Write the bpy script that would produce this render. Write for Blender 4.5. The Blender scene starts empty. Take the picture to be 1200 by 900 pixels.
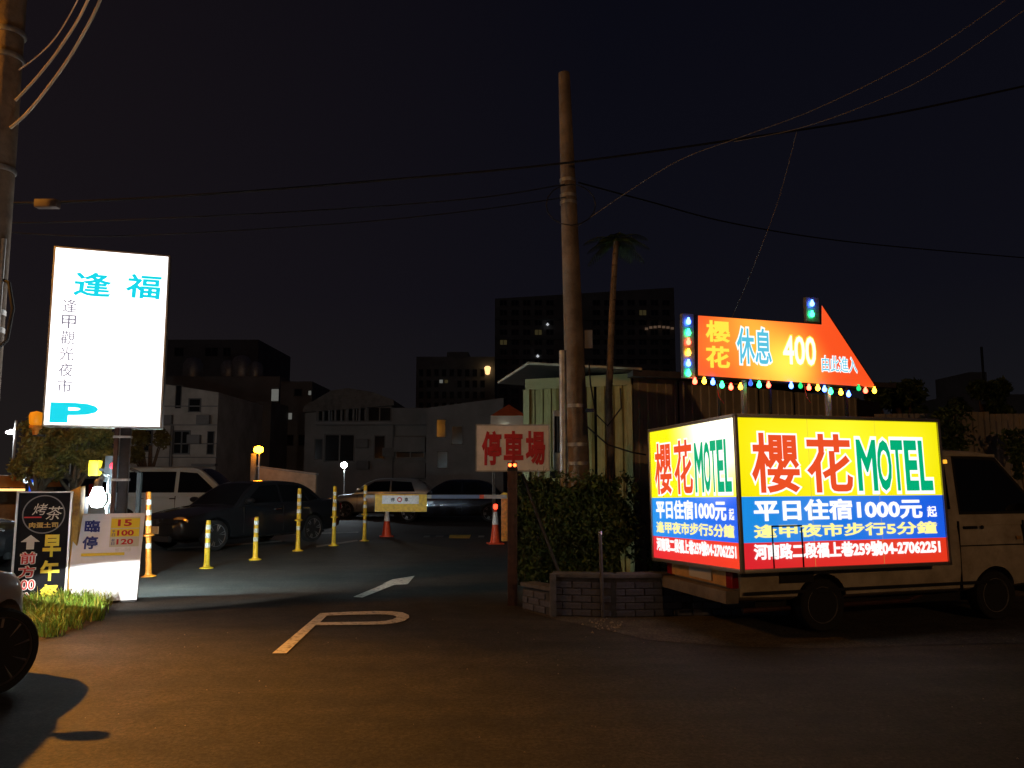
import bpy, bmesh, math, random
from mathutils import Vector, Matrix
R = math.radians
random.seed(7)
SC = bpy.context.scene
COL = SC.collection

# ------------------------------------------------------------------ camera
FPX, CAMH, HOR = 933.0, 1.55, 559.0
PITCH = math.atan((HOR - 450) / FPX)
cam_d = bpy.data.cameras.new('camera'); cam = bpy.data.objects.new('camera', cam_d); COL.objects.link(cam)
cam_d.sensor_width = 36; cam_d.lens = FPX / 1200 * 36; cam_d.clip_start = 0.05; cam_d.clip_end = 3000
cam.location = (0, 0, CAMH); cam.rotation_euler = (math.pi / 2 + PITCH, 0, 0)
SC.camera = cam

# ------------------------------------------------------------------ night sky
world = bpy.data.worlds.new('World'); SC.world = world; world.use_nodes = True
wn, wl = world.node_tree.nodes, world.node_tree.links
wn.clear()
wo = wn.new('ShaderNodeOutputWorld')
sky = wn.new('ShaderNodeTexSky'); sky.sky_type = 'NISHITA'; sky.sun_disc = False
sky.sun_elevation = R(-6); sky.sun_rotation = R(200)
bg1 = wn.new('ShaderNodeBackground'); bg1.inputs['Strength'].default_value = 0.05
wl.new(sky.outputs[0], bg1.inputs[0])
tc = wn.new('ShaderNodeTexCoord'); sx = wn.new('ShaderNodeSeparateXYZ'); wl.new(tc.outputs['Generated'], sx.inputs[0])
ramp = wn.new('ShaderNodeValToRGB'); wl.new(sx.outputs['Z'], ramp.inputs[0])
e = ramp.color_ramp.elements
e[0].position = 0.0; e[0].color = (0.0086, 0.0083, 0.0092, 1)
e[1].position = 0.75; e[1].color = (0.0019, 0.0021, 0.0052, 1)
m = ramp.color_ramp.elements.new(0.22); m.color = (0.0044, 0.0043, 0.0076, 1)
mr = wn.new('ShaderNodeMapRange'); mr.inputs['From Min'].default_value = 0.1; mr.inputs['From Max'].default_value = -0.9
wl.new(sx.outputs['X'], mr.inputs['Value'])
mixw = wn.new('ShaderNodeMix'); mixw.data_type = 'RGBA'; mixw.blend_type = 'ADD'
wl.new(mr.outputs[0], mixw.inputs['Factor']); wl.new(ramp.outputs[0], mixw.inputs['A'])
mixw.inputs['B'].default_value = (0.0066, 0.0034, 0.0010, 1)
bg2 = wn.new('ShaderNodeBackground'); wl.new(mixw.outputs['Result'], bg2.inputs[0]); bg2.inputs['Strength'].default_value = 1.0
addw = wn.new('ShaderNodeAddShader'); wl.new(bg1.outputs[0], addw.inputs[0]); wl.new(bg2.outputs[0], addw.inputs[1])
wl.new(addw.outputs[0], wo.inputs['Surface'])

SC.view_settings.view_transform = 'Standard'; SC.view_settings.look = 'None'
SC.view_settings.exposure = 0.0; SC.view_settings.gamma = 1.0
try: SC.view_settings.use_curve_mapping = False
except Exception: pass
try:
    SC.cycles.max_bounces = 6; SC.cycles.sample_clamp_indirect = 2.0
    SC.cycles.use_denoising = True
    SC.cycles.caustics_reflective = False; SC.cycles.caustics_refractive = False
except Exception: pass

# strengths of the lit things
SODIUM_W = 8200.0
ADDED_SODIUM_W = 1000.0
HEADLAMP_W = 1100.0
L_SIGN = 2.4
L_ADDED_DISC = 2300.0  # strength of the added disc behind the bulb

# ------------------------------------------------------------------ photo pixel -> place
CP, SP = math.cos(PITCH), math.sin(PITCH)
def ray(px, py):
    a, b = (px - 600) / FPX, (450 - py) / FPX
    return Vector((a, CP - b * SP, SP + b * CP))
def pt(px, py, Y):
    d = ray(px, py); return Vector((0, 0, CAMH)) + d * (Y / d.y)
def gnd(px, py, z=0.0):
    d = ray(px, py); return Vector((0, 0, CAMH)) + d * ((z - CAMH) / d.z)
def zat(px, py, x, y):
    d = ray(px, py); return CAMH + d.z * (y / d.y)

# ------------------------------------------------------------------ materials
MATS = {}
def mat(name, col, rough=0.6, metal=0.0, emit=None, es=0.0, var=0.0, scale=8.0, bump=0.0, bscale=40.0, coat=0.0, spec=None, dirt=None):
    if name in MATS: return MATS[name]
    m = bpy.data.materials.new(name); m.use_nodes = True
    nt = m.node_tree; b = nt.nodes['Principled BSDF']
    b.inputs['Base Color'].default_value = (*col, 1); b.inputs['Roughness'].default_value = rough
    b.inputs['Metallic'].default_value = metal
    if coat: b.inputs['Coat Weight'].default_value = coat
    if spec is not None: b.inputs['Specular IOR Level'].default_value = spec
    if emit:
        b.inputs['Emission Color'].default_value = (*emit, 1); b.inputs['Emission Strength'].default_value = es
    if var or bump or dirt:
        t = nt.nodes.new('ShaderNodeTexCoord')
    if var or dirt:
        n = nt.nodes.new('ShaderNodeTexNoise'); n.inputs['Scale'].default_value = scale; n.inputs['Detail'].default_value = 6
        n.inputs['Roughness'].default_value = 0.65
        nt.links.new(t.outputs['Object'], n.inputs['Vector'])
        r = nt.nodes.new('ShaderNodeValToRGB')
        lo = tuple(max(0, c * (1 - var)) for c in col); hi = tuple(min(1, c * (1 + var)) for c in col)
        if dirt: lo = dirt
        r.color_ramp.elements[0].position = 0.33; r.color_ramp.elements[0].color = (*lo, 1)
        r.color_ramp.elements[1].position = 0.62; r.color_ramp.elements[1].color = (*hi, 1)
        nt.links.new(n.outputs['Fac'], r.inputs[0]); nt.links.new(r.outputs[0], b.inputs['Base Color'])
        mr = nt.nodes.new('ShaderNodeMapRange'); mr.inputs['To Min'].default_value = min(1, rough * 1.2); mr.inputs['To Max'].default_value = rough * 0.8
        nt.links.new(n.outputs['Fac'], mr.inputs['Value']); nt.links.new(mr.outputs[0], b.inputs['Roughness'])
    if bump:
        n2 = nt.nodes.new('ShaderNodeTexNoise'); n2.inputs['Scale'].default_value = bscale; n2.inputs['Detail'].default_value = 4
        nt.links.new(t.outputs['Object'], n2.inputs['Vector'])
        bp = nt.nodes.new('ShaderNodeBump'); bp.inputs['Strength'].default_value = bump; bp.inputs['Distance'].default_value = 0.02
        nt.links.new(n2.outputs['Fac'], bp.inputs['Height']); nt.links.new(bp.outputs[0], b.inputs['Normal'])
    MATS[name] = m
    return m
def glow(name, col, s):
    return mat(name, tuple(min(0.8, c * 0.5) for c in col), 0.45, emit=col, es=s)

def asphalt(name, c0, c1, cdirt, dirt_amt=0.5, rough=0.78):
    m = bpy.data.materials.new(name); m.use_nodes = True; nt = m.node_tree; b = nt.nodes['Principled BSDF']; L = nt.links
    t = nt.nodes.new('ShaderNodeTexCoord')
    def noise(s, d, ro=0.6, mapping=None):
        n = nt.nodes.new('ShaderNodeTexNoise'); n.inputs['Scale'].default_value = s; n.inputs['Detail'].default_value = d; n.inputs['Roughness'].default_value = ro
        if mapping:
            mp = nt.nodes.new('ShaderNodeMapping'); mp.inputs['Scale'].default_value = mapping[0]; mp.inputs['Rotation'].default_value = (0, 0, mapping[1])
            L.new(t.outputs['Object'], mp.inputs[0]); L.new(mp.outputs[0], n.inputs['Vector'])
        else: L.new(t.outputs['Object'], n.inputs['Vector'])
        return n
    big = noise(0.55, 6, 0.62); fine = noise(95, 3, 0.7); drag = noise(0.9, 5, 0.6, ((0.35, 2.2, 1), R(-28)))
    r1 = nt.nodes.new('ShaderNodeValToRGB'); r1.color_ramp.elements[0].position = 0.3; r1.color_ramp.elements[1].position = 0.7
    r1.color_ramp.elements[0].color = (*c0, 1); r1.color_ramp.elements[1].color = (*c1, 1)
    L.new(big.outputs['Fac'], r1.inputs[0])
    r2 = nt.nodes.new('ShaderNodeValToRGB'); r2.color_ramp.elements[0].position = 0.42; r2.color_ramp.elements[1].position = 0.66
    r2.color_ramp.elements[0].color = (0, 0, 0, 1); r2.color_ramp.elements[1].color = (dirt_amt,) * 3 + (1,)
    L.new(drag.outputs['Fac'], r2.inputs[0])
    mx = nt.nodes.new('ShaderNodeMix'); mx.data_type = 'RGBA'; L.new(r2.outputs[0], mx.inputs['Factor']); L.new(r1.outputs[0], mx.inputs['A']); mx.inputs['B'].default_value = (*cdirt, 1)
    # aggregate speckle
    r3 = nt.nodes.new('ShaderNodeMapRange'); r3.inputs['From Min'].default_value = 0.3; r3.inputs['From Max'].default_value = 0.7
    r3.inputs['To Min'].default_value = 0.55; r3.inputs['To Max'].default_value = 1.5; L.new(fine.outputs['Fac'], r3.inputs['Value'])
    mm = nt.nodes.new('ShaderNodeMix'); mm.data_type = 'RGBA'; mm.blend_type = 'MULTIPLY'; mm.inputs['Factor'].default_value = 1
    L.new(mx.outputs['Result'], mm.inputs['A']); L.new(r3.outputs[0], mm.inputs['B'])
    # cracks
    vo = nt.nodes.new('ShaderNodeTexVoronoi'); vo.feature = 'DISTANCE_TO_EDGE'; vo.inputs['Scale'].default_value = 0.42
    wob = noise(2.5, 4); vm = nt.nodes.new('ShaderNodeVectorMath'); vm.operation = 'MULTIPLY_ADD'
    L.new(wob.outputs['Color'], vm.inputs[0]); vm.inputs[1].default_value = (0.5, 0.5, 0); L.new(t.outputs['Object'], vm.inputs[2])
    L.new(vm.outputs[0], vo.inputs['Vector'])
    cr = nt.nodes.new('ShaderNodeMapRange'); cr.inputs['From Min'].default_value = 0.0; cr.inputs['From Max'].default_value = 0.012
    cr.inputs['To Min'].default_value = 0.82; cr.inputs['To Max'].default_value = 1.0; L.new(vo.outputs['Distance'], cr.inputs['Value'])
    blot = noise(3.2, 8, 0.78); r4 = nt.nodes.new('ShaderNodeMapRange'); r4.inputs['From Min'].default_value = 0.32; r4.inputs['From Max'].default_value = 0.68
    r4.inputs['To Min'].default_value = 0.5; r4.inputs['To Max'].default_value = 1.5; L.new(blot.outputs['Fac'], r4.inputs['Value'])
    grit = noise(34, 2, 0.6); r5 = nt.nodes.new('ShaderNodeMapRange'); r5.inputs['From Min'].default_value = 0.35; r5.inputs['From Max'].default_value = 0.65
    r5.inputs['To Min'].default_value = 0.55; r5.inputs['To Max'].default_value = 1.5; L.new(grit.outputs['Fac'], r5.inputs['Value'])
    mq = nt.nodes.new('ShaderNodeMath'); mq.operation = 'MULTIPLY'; L.new(r4.outputs[0], mq.inputs[0]); L.new(r5.outputs[0], mq.inputs[1])
    mq2 = nt.nodes.new('ShaderNodeMix'); mq2.data_type = 'RGBA'; mq2.blend_type = 'MULTIPLY'; mq2.inputs['Factor'].default_value = 1
    L.new(mm.outputs['Result'], mq2.inputs['A']); L.new(mq.outputs[0], mq2.inputs['B']); mm = mq2
    m3 = nt.nodes.new('ShaderNodeMix'); m3.data_type = 'RGBA'; m3.blend_type = 'MULTIPLY'; m3.inputs['Factor'].default_value = 1
    L.new(mm.outputs['Result'], m3.inputs['A']); L.new(cr.outputs[0], m3.inputs['B'])
    L.new(m3.outputs['Result'], b.inputs['Base Color'])
    rr = nt.nodes.new('ShaderNodeMapRange'); rr.inputs['To Min'].default_value = rough - 0.1; rr.inputs['To Max'].default_value = rough + 0.14
    L.new(big.outputs['Fac'], rr.inputs['Value']); L.new(rr.outputs[0], b.inputs['Roughness'])
    bp = nt.nodes.new('ShaderNodeBump'); bp.inputs['Strength'].default_value = 0.55; bp.inputs['Distance'].default_value = 0.012
    ad = nt.nodes.new('ShaderNodeMath'); ad.operation = 'MULTIPLY_ADD'; L.new(fine.outputs['Fac'], ad.inputs[0]); ad.inputs[1].default_value = 0.5
    mid = noise(6, 4); L.new(mid.outputs['Fac'], ad.inputs[2]); L.new(ad.outputs[0], bp.inputs['Height']); L.new(bp.outputs[0], b.inputs['Normal'])
    MATS[name] = m
    return m

def paint_mat(name, col, under, wear=0.5):
    m = mat(name, col, 0.7, var=0.12, scale=30, bump=0.3, bscale=95)
    nt = m.node_tree; b = nt.nodes['Principled BSDF']; L = nt.links
    src = b.inputs['Base Color'].links[0].from_socket
    t = nt.nodes.new('ShaderNodeTexCoord'); n = nt.nodes.new('ShaderNodeTexNoise'); n.inputs['Scale'].default_value = 13; n.inputs['Detail'].default_value = 10; n.inputs['Roughness'].default_value = 0.75
    L.new(t.outputs['Object'], n.inputs['Vector'])
    r = nt.nodes.new('ShaderNodeMapRange'); r.inputs['From Min'].default_value = wear; r.inputs['From Max'].default_value = wear + 0.14
    L.new(n.outputs['Fac'], r.inputs['Value'])
    mx = nt.nodes.new('ShaderNodeMix'); mx.data_type = 'RGBA'; L.new(r.outputs[0], mx.inputs['Factor']); L.new(src, mx.inputs['A']); mx.inputs['B'].default_value = (*under, 1)
    L.new(mx.outputs['Result'], b.inputs['Base Color'])
    return m

# ------------------------------------------------------------------ mesh builder
class MB:
    def __init__(s): s.v = []; s.f = []
    def add(s, vs, fs):
        o = len(s.v); s.v += [tuple(p) for p in vs]; s.f += [tuple(i + o for i in q) for q in fs]; return s
    def box(s, x0, x1, y0, y1, z0, z1):
        return s.add([(x0,y0,z0),(x1,y0,z0),(x1,y1,z0),(x0,y1,z0),(x0,y0,z1),(x1,y0,z1),(x1,y1,z1),(x0,y1,z1)],
                     [(0,3,2,1),(4,5,6,7),(0,1,5,4),(1,2,6,5),(2,3,7,6),(3,0,4,7)])
    def tube(s, pts, r, n=8, caps=True):
        pts = [Vector(p) for p in pts]; k = len(pts)
        rs = r if isinstance(r, (list, tuple)) else [r] * k
        rings = []; prev = None
        for i, p in enumerate(pts):
            d = (pts[min(i + 1, k - 1)] - pts[max(i - 1, 0)])
            if d.length < 1e-9: d = Vector((0, 0, 1))
            d.normalize()
            if prev is None:
                a = d.cross(Vector((0, 0, 1)) if abs(d.z) < 0.95 else Vector((1, 0, 0))).normalized()
            else:
                a = (prev - d * prev.dot(d)); a.normalize()
            prev = a; b = d.cross(a)
            rings.append([p + (a * math.cos(2*math.pi*j/n) + b * math.sin(2*math.pi*j/n)) * rs[i] for j in range(n)])
        vs = [q for rg in rings for q in rg]; fs = []
        for i in range(k - 1):
            for j in range(n):
                fs.append((i*n+j, i*n+(j+1)%n, (i+1)*n+(j+1)%n, (i+1)*n+j))
        if caps: fs.append(tuple(range(n))[::-1]); fs.append(tuple((k-1)*n+j for j in range(n)))
        return s.add(vs, fs)
    def lathe(s, prof, n=20, M=None):
        vs = []; fs = []; k = len(prof)
        for (r, z) in prof:
            for j in range(n):
                p = Vector((r*math.cos(2*math.pi*j/n), r*math.sin(2*math.pi*j/n), z)); vs.append(M @ p if M else p)
        for i in range(k - 1):
            for j in range(n):
                fs.append((i*n+j, i*n+(j+1)%n, (i+1)*n+(j+1)%n, (i+1)*n+j))
        if prof[0][0] > 1e-6: fs.append(tuple(range(n))[::-1])
        if prof[-1][0] > 1e-6: fs.append(tuple((k-1)*n+j for j in range(n)))
        return s.add(vs, fs)
    def prism(s, poly, y0, y1):               # polygon in x-z, thickness in y
        n = len(poly)
        return s.add([(x, y0, z) for x, z in poly] + [(x, y1, z) for x, z in poly],
                     [tuple(range(n)), tuple(range(2*n-1, n-1, -1))] + [((i+1)%n, i, n+i, n+(i+1)%n) for i in range(n)])
    def slab(s, poly, z0, z1):                # polygon in x-y, thickness in z
        n = len(poly)
        return s.add([(x, y, z0) for x, y in poly] + [(x, y, z1) for x, y in poly],
                     [tuple(range(n-1, -1, -1)), tuple(range(n, 2*n))] + [(i, (i+1)%n, n+(i+1)%n, n+i) for i in range(n)])
    def loft(s, rings, close=True, caps=True):
        n = len(rings[0]); k = len(rings); fs = []
        for i in range(k - 1):
            for j in range(n if close else n - 1):
                fs.append((i*n+j, i*n+(j+1)%n, (i+1)*n+(j+1)%n, (i+1)*n+j))
        if caps: fs.append(tuple(range(n))[::-1]); fs.append(tuple((k-1)*n+j for j in range(n)))
        return s.add([p for r in rings for p in r], fs)
    def mesh(s, name, fix=True):
        me = bpy.data.meshes.new(name); me.from_pydata(s.v, [], s.f)
        if fix:
            bm = bmesh.new(); bm.from_mesh(me); bmesh.ops.recalc_face_normals(bm, faces=bm.faces); bm.to_mesh(me); bm.free()
        return me
    def build(s, name, m, parent=None, smooth=None, bevel=0, fix=True):
        me = s.mesh(name, fix)
        if bevel:
            bm = bmesh.new(); bm.from_mesh(me)
            bmesh.ops.bevel(bm, geom=bm.edges[:], offset=bevel, segments=2, affect='EDGES', profile=0.6, clamp_overlap=True)
            bm.to_mesh(me); bm.free()
            if smooth is None: smooth = 35
        return obj(name, me, m, parent, smooth)

def obj(name, me, m=None, parent=None, smooth=None):
    if m is not None and not me.materials: me.materials.append(m)
    if smooth is not None:
        for p in me.polygons: p.use_smooth = True
        try: me.set_sharp_from_angle(angle=R(smooth))
        except Exception: pass
    o = bpy.data.objects.new(name, me); COL.objects.link(o)
    if parent: o.parent = parent
    return o
def tag(o, label=None, cat=None, group=None, kind=None):
    if label: o['label'] = label
    if cat: o['category'] = cat
    if group: o['group'] = group
    if kind: o['kind'] = kind
    return o
def thing(name, label, cat, loc=(0,0,0), rz=0.0, group=None):
    o = bpy.data.objects.new(name, None); COL.objects.link(o); o.empty_display_size = 0.2
    o.location = loc; o.rotation_euler = (0, 0, rz)
    return tag(o, label, cat, group)
def copy_part(o, parent):
    c = o.copy(); COL.objects.link(c); c.parent = parent
    for ch in list(o.children): copy_part(ch, c)
    return c
def copy_tree(o, label, loc, rz=0):
    c = o.copy(); COL.objects.link(c); c.location = loc; c.rotation_euler = (0, 0, rz); c['label'] = label
    for ch in list(o.children): copy_part(ch, c)
    return c

_dg = None
def text_mesh(s, offset=0.0, extrude=0.0, spacing=1.0, line=1.0):
    cu = bpy.data.curves.new('t', 'FONT'); cu.body = s; cu.size = 1; cu.extrude = extrude
    if offset > 0: cu.bevel_depth = offset; cu.bevel_resolution = 1
    cu.space_character = spacing; cu.space_line = line; cu.resolution_u = 3
    o = bpy.data.objects.new('t', cu); COL.objects.link(o)
    dg = bpy.context.evaluated_depsgraph_get(); dg.update()
    me = bpy.data.meshes.new_from_object(o.evaluated_get(dg))
    bpy.data.objects.remove(o); bpy.data.curves.remove(cu)
    return me
def lettering(parent, s, rect, y, m, bold=0.0, outline=None, om=None, name='lettering', spacing=1.0, line=1.0, slant=0.0):
    """flat printed words fitted to rect=(x0,x1,z0,z1) on a parent's face looking to -y"""
    x0, x1, z0, z1 = rect
    def place(me, mm, depth, fit=None):
        co = [v.co.copy() for v in me.vertices]
        if fit is None:
            ax, bx = min(c.x for c in co), max(c.x for c in co); ay, by = min(c.y for c in co), max(c.y for c in co)
            fit = (ax, (x1 - x0) / (bx - ax), ay, (z1 - z0) / (by - ay))

        for v, c in zip(me.vertices, co):
            zz = (c.y - fit[2]) * fit[3]
            v.co = (x0 + (c.x - fit[0]) * fit[1] + slant * zz, y - depth - c.z * 0.02, z0 + zz)
        me.materials.clear()
        obj(name, me, mm, parent)
        return fit
    fit = place(text_mesh(s, bold, 0, spacing, line), m, 0.006)
    if outline:
        place(text_mesh(s, bold + outline, 0, spacing, line), om, 0.003, fit)

def leaf_cloud(name, m, parent, pts, size, rnd, tilt=1.0, kind='stuff', m2=None, aspect=1.9):
    vs = []; fs = []
    for p in pts:
        sz = size * rnd.uniform(0.6, 1.35)
        d = Vector((rnd.gauss(0, 1), rnd.gauss(0, 1), rnd.gauss(0, 1) * tilt)).normalized()
        u = d.cross(Vector((rnd.gauss(0, 1), rnd.gauss(0, 1), rnd.gauss(0, 1)))).normalized(); w = d.cross(u)
        p = Vector(p); o = len(vs)
        vs += [p - u * sz * aspect * .5, p + w * sz * .42 + d * sz * .12, p + u * sz * aspect * .5, p - w * sz * .42 + d * sz * .12]
        fs.append((o, o+1, o+2, o+3))
    me = bpy.data.meshes.new(name); me.from_pydata([tuple(v) for v in vs], [], fs)
    me.materials.append(m)
    if m2:
        me.materials.append(m2)
        for p in me.polygons: p.material_index = 1 if rnd.random() < 0.35 else 0
    o = obj(name, me, None, parent)
    if kind: o['kind'] = kind
    return o

# ------------------------------------------------------------------ common materials
M_conc = mat('concrete', (0.27, 0.25, 0.22), 0.9, var=0.25, scale=5, bump=0.4, bscale=30)
M_pole = mat('pole_concrete', (0.19, 0.145, 0.105), 0.88, var=0.35, scale=3.5, bump=0.5, bscale=25)
M_black = mat('black_metal', (0.018, 0.018, 0.020), 0.5, 0.3, var=0.3, scale=20)
M_dark = mat('dark_rubber', (0.012, 0.012, 0.013), 0.85)
M_glass = mat('car_glass', (0.006, 0.007, 0.008), 0.06, 0.0, spec=0.6)
M_chrome = mat('chrome', (0.6, 0.6, 0.62), 0.18, 1.0)
M_alloy = mat('alloy', (0.42, 0.42, 0.44), 0.32, 0.9)
M_steel = mat('galvanised_steel', (0.38, 0.38, 0.37), 0.5, 0.75, var=0.25, scale=9)
M_alu = mat('sign_aluminium', (0.45, 0.44, 0.42), 0.42, 0.8, var=0.12, scale=4)
M_wire = mat('wire_sheath', (0.006, 0.006, 0.007), 0.7)
M_orange = mat('orange_plastic', (0.75, 0.25, 0.015), 0.5, var=0.18, scale=14, dirt=(0.45, 0.16, 0.02))
M_yel = mat('yellow_plastic', (0.82, 0.54, 0.02), 0.48, var=0.10, scale=12, dirt=(0.66, 0.38, 0.02))
M_refl = mat('reflective_white', (0.72, 0.72, 0.70), 0.35, var=0.15, scale=30)
M_ored = mat('cone_red', (0.72, 0.075, 0.02), 0.5, var=0.15, scale=12)
M_rust = mat('red_brown_paint', (0.055, 0.024, 0.018), 0.55, var=0.4, scale=12, bump=0.25)
M_wred = mat('red_sign_paint', (0.48, 0.012, 0.018), 0.55, var=0.15, scale=12)
M_leaf = mat('hedge_leaf', (0.035, 0.065, 0.014), 0.55, var=0.45, scale=6)
M_leaf2 = mat('hedge_leaf_pale', (0.075, 0.115, 0.025), 0.5, var=0.35, scale=6)
M_bark = mat('bark', (0.10, 0.065, 0.04), 0.9, var=0.35, scale=14, bump=0.6, bscale=22)

# ================================================================== THE GROUND
M_road = asphalt('road_asphalt', (0.016, 0.0145, 0.0125), (0.033, 0.029, 0.0245), (0.048, 0.041, 0.032), 0.7)
M_lot = asphalt('lot_asphalt', (0.016, 0.016, 0.016), (0.029, 0.029, 0.028), (0.036, 0.034, 0.031), 0.4, 0.74)
M_apron = asphalt('dusty_concrete', (0.045, 0.039, 0.032), (0.075, 0.065, 0.053), (0.095, 0.082, 0.066), 0.5, 0.86)
tag(MB().add([(-400,-60,0),(400,-60,0),(400,900,0),(-400,900,0)], [(0,1,2,3)]).build('ground', M_road), kind='structure')
def sheet(name, pix, z, m, kind='structure'):
    P = [gnd(*p) for p in pix]
    return tag(MB().add([(p.x, p.y, z) for p in P], [tuple(range(len(P)))]).build(name, m), kind=kind)
lotP = [gnd(150, 690), gnd(215, 662), gnd(300, 643), gnd(420, 627), gnd(608, 652), Vector((2.5, 16, 0)), Vector((3, 44, 0)), Vector((-34, 44, 0)), Vector((-30, 15, 0)), Vector((-9, 10.6, 0))]
lot = MB().add([(p.x, p.y, 0.004) for p in lotP], [tuple(range(len(lotP)))]).build('parking_lot', M_lot); tag(lot, kind='structure')
rn = random.Random(3)
apP = []
edge = [(612, 716), (650, 726), (700, 737), (760, 750), (850, 757), (960, 762), (1080, 758), (1200, 752), (1300, 752)]
apP = [gnd(px, py + rn.uniform(-2, 2)) for px, py in edge] + [Vector((10, 12, 0)), Vector((0.3, 12, 0))]
ap = MB().add([(p.x, p.y, 0.004) for p in apP], [tuple(range(len(apP)))]).build('pavement', M_apron); tag(ap, kind='structure')

M_pw = paint_mat('worn_white_paint', (0.66, 0.62, 0.54), (0.05, 0.045, 0.038), 0.52)
M_pf = paint_mat('faded_white_paint', (0.26, 0.25, 0.23), (0.055, 0.053, 0.05), 0.5)
M_py = paint_mat('yellow_road_paint', (0.72, 0.45, 0.03), (0.07, 0.065, 0.05), 0.62)
def gpoly(mb, pix, z):
    P = [gnd(*p) for p in pix]; mb.add([(p.x, p.y, z) for p in P], [tuple(range(len(P)))])
outer = [(375, 719.3), (410, 717.6), (440, 716.8), (458, 717.0), (472, 718.4), (479, 721.5), (479.5, 724.5), (474, 728.2), (464, 730.8), (450, 732.4), (430, 732.9), (400, 733.2), (369.5, 733.6)]
inner = [(383, 722.2), (412, 721.2), (440, 720.6), (453, 720.8), (461, 721.8), (464.6, 723.2), (464.4, 724.6), (460, 726.6), (452, 728.2), (442, 729.0), (428, 729.4), (400, 729.7), (375, 730.0)]
mp = MB(); gpoly(mp, [(319, 766.5), (335.5, 766.5), (369.5, 733.6), (375, 730.0), (383, 722.2), (375, 719.3)], 0.008)
for i in range(len(outer) - 1):
    gpoly(mp, [outer[i], outer[i+1], inner[i+1], inner[i]], 0.008)
tag(mp.build('painted_letter', M_pw), 'worn white letter P painted on the asphalt driveway', 'road marking')
ma = MB(); gpoly(ma, [(414, 700.2), (424.5, 701), (462, 686), (453, 683.8)], 0.009); gpoly(ma, [(448, 684.8), (460, 679.6), (486, 675.4), (477.5, 685.2), (462, 686), (453, 683.8)], 0.0085)
tag(ma.build('painted_arrow', M_pw), 'thin white arrow painted beyond the letter P', 'road marking')
for (pix, lab, mm, nm) in [
    ([(527, 627.2), (552, 627.0), (550, 631.4), (526, 631.0)], 'bright yellow painted bar on the asphalt under the barrier', M_py, 'painted_bar'),
    ([(497, 628), (504, 628), (503, 630), (496, 630)], 'faint white dash, left one of the pair beside the yellow bar', M_pf, 'painted_dash'),
    ([(511, 628), (520, 628), (519, 630), (510, 630)], 'faint white dash next to the yellow bar on its left', M_pf, 'painted_dash'),
    ([(561, 628), (568, 628), (567, 630), (560, 630)], 'faint white dash between the yellow bar and the cone with a red lamp', M_pf, 'painted_dash'),
    ([(370, 640), (418, 633), (420, 634.4), (371, 642)], 'faded white bay line on the ground between the far bollards', M_pf, 'bay_line'),
    ([(196, 643), (330, 634), (331, 635.6), (196, 645.2)], 'faded white bay line under the dark sedan', M_pf, 'bay_line'),
    ([(330, 626), (420, 623.4), (420, 624.6), (330, 627.4)], 'faded white bay line in front of the silver hatchback', M_pf, 'bay_line')]:
    g = MB(); gpoly(g, pix, 0.009); tag(g.build(nm, mm), lab, 'road marking')

# ================================================================== VEHICLES
def cr(p0, p1, p2, p3, t):
    return 0.5 * ((2*p1) + (-p0+p2)*t + (2*p0-5*p1+4*p2-p3)*t*t + (-p0+3*p1-3*p2+p3)*t*t*t)
def resample(st, sub=4):
    out = []; n = len(st)
    for i in range(n - 1):
        a, b, c, d = st[max(i-1,0)], st[i], st[i+1], st[min(i+2,n-1)]
        for k in range(sub):
            t = k / sub
            out.append(tuple(b[j] + (c[j]-b[j])*t if j == 0 else cr(a[j], b[j], c[j], d[j], t) for j in range(len(b))))
    out.append(st[-1]); return out

def wheel_parts(parent, x, y, r, width, side, rim_m, spokes=5, steer=0.0, rim_style='spoke'):
    w = bpy.data.objects.new('wheel', None); COL.objects.link(w); w.parent = parent
    w.location = (x, y, r); w.rotation_euler = (0, 0, steer)
    M = Matrix.Rotation(-side * math.pi / 2, 4, 'X')    # lathe z -> outward (side*y)
    h = width / 2; rf = 0.67 if rim_style == 'disc' else (0.78 if spokes == 10 else 0.72)
    MB().lathe([(r*rf*.985, -h), (r*0.9, -h), (r*0.985, -h*0.8), (r, -h*0.4), (r, h*0.4), (r*0.985, h*0.8), (r*0.93, h), (r*rf*1.03, h*0.97), (r*rf*.985, h*0.8)], 36, M).build('tyre', M_dark, w, 30)
    rm = MB()
    rm.lathe([(r*rf*.98, -h*0.8), (r*rf*1.035, h*0.9), (r*rf, h*0.95), (r*rf*.94, h*0.55), (r*rf*.9, -h*0.6)], 36, M)
    if rim_style == 'disc':
        rm.lathe([(0.0, h*0.55), (r*0.16, h*0.6), (r*0.2, h*0.45), (r*0.42, h*0.35), (r*0.5, h*0.55), (r*0.64, h*0.3), (r*0.64, h*0.2), (0.0, h*0.2)], 24, M)
    else:
        rm.lathe([(0.0, h*0.72), (r*0.10, h*0.72), (r*0.13, h*0.55), (r*0.13, 0.0), (0.0, 0.0)], 20, M)
        for k in range(spokes):
            for da in ((-0.13, 0.13) if spokes <= 7 else (0,)):
                a = 2 * math.pi * k / spokes + 0.2; a2 = a + da
                p0 = M @ Vector((r*0.1*math.cos(a), r*0.1*math.sin(a), h*0.6)); p1 = M @ Vector((r*rf*.97*math.cos(a2), r*rf*.97*math.sin(a2), h*0.72))
                rm.tube([p0, p1], [r*0.055, r*0.05], 5)
    rm.build('rim', rim_m, w, 30)
    MB().lathe([(0.0, -h*0.2), (r*0.6, -h*0.2), (r*0.6, -h*0.3), (0.0, -h*0.3)], 24, M).build('brake_disc', M_dark, w)
    return w

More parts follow.
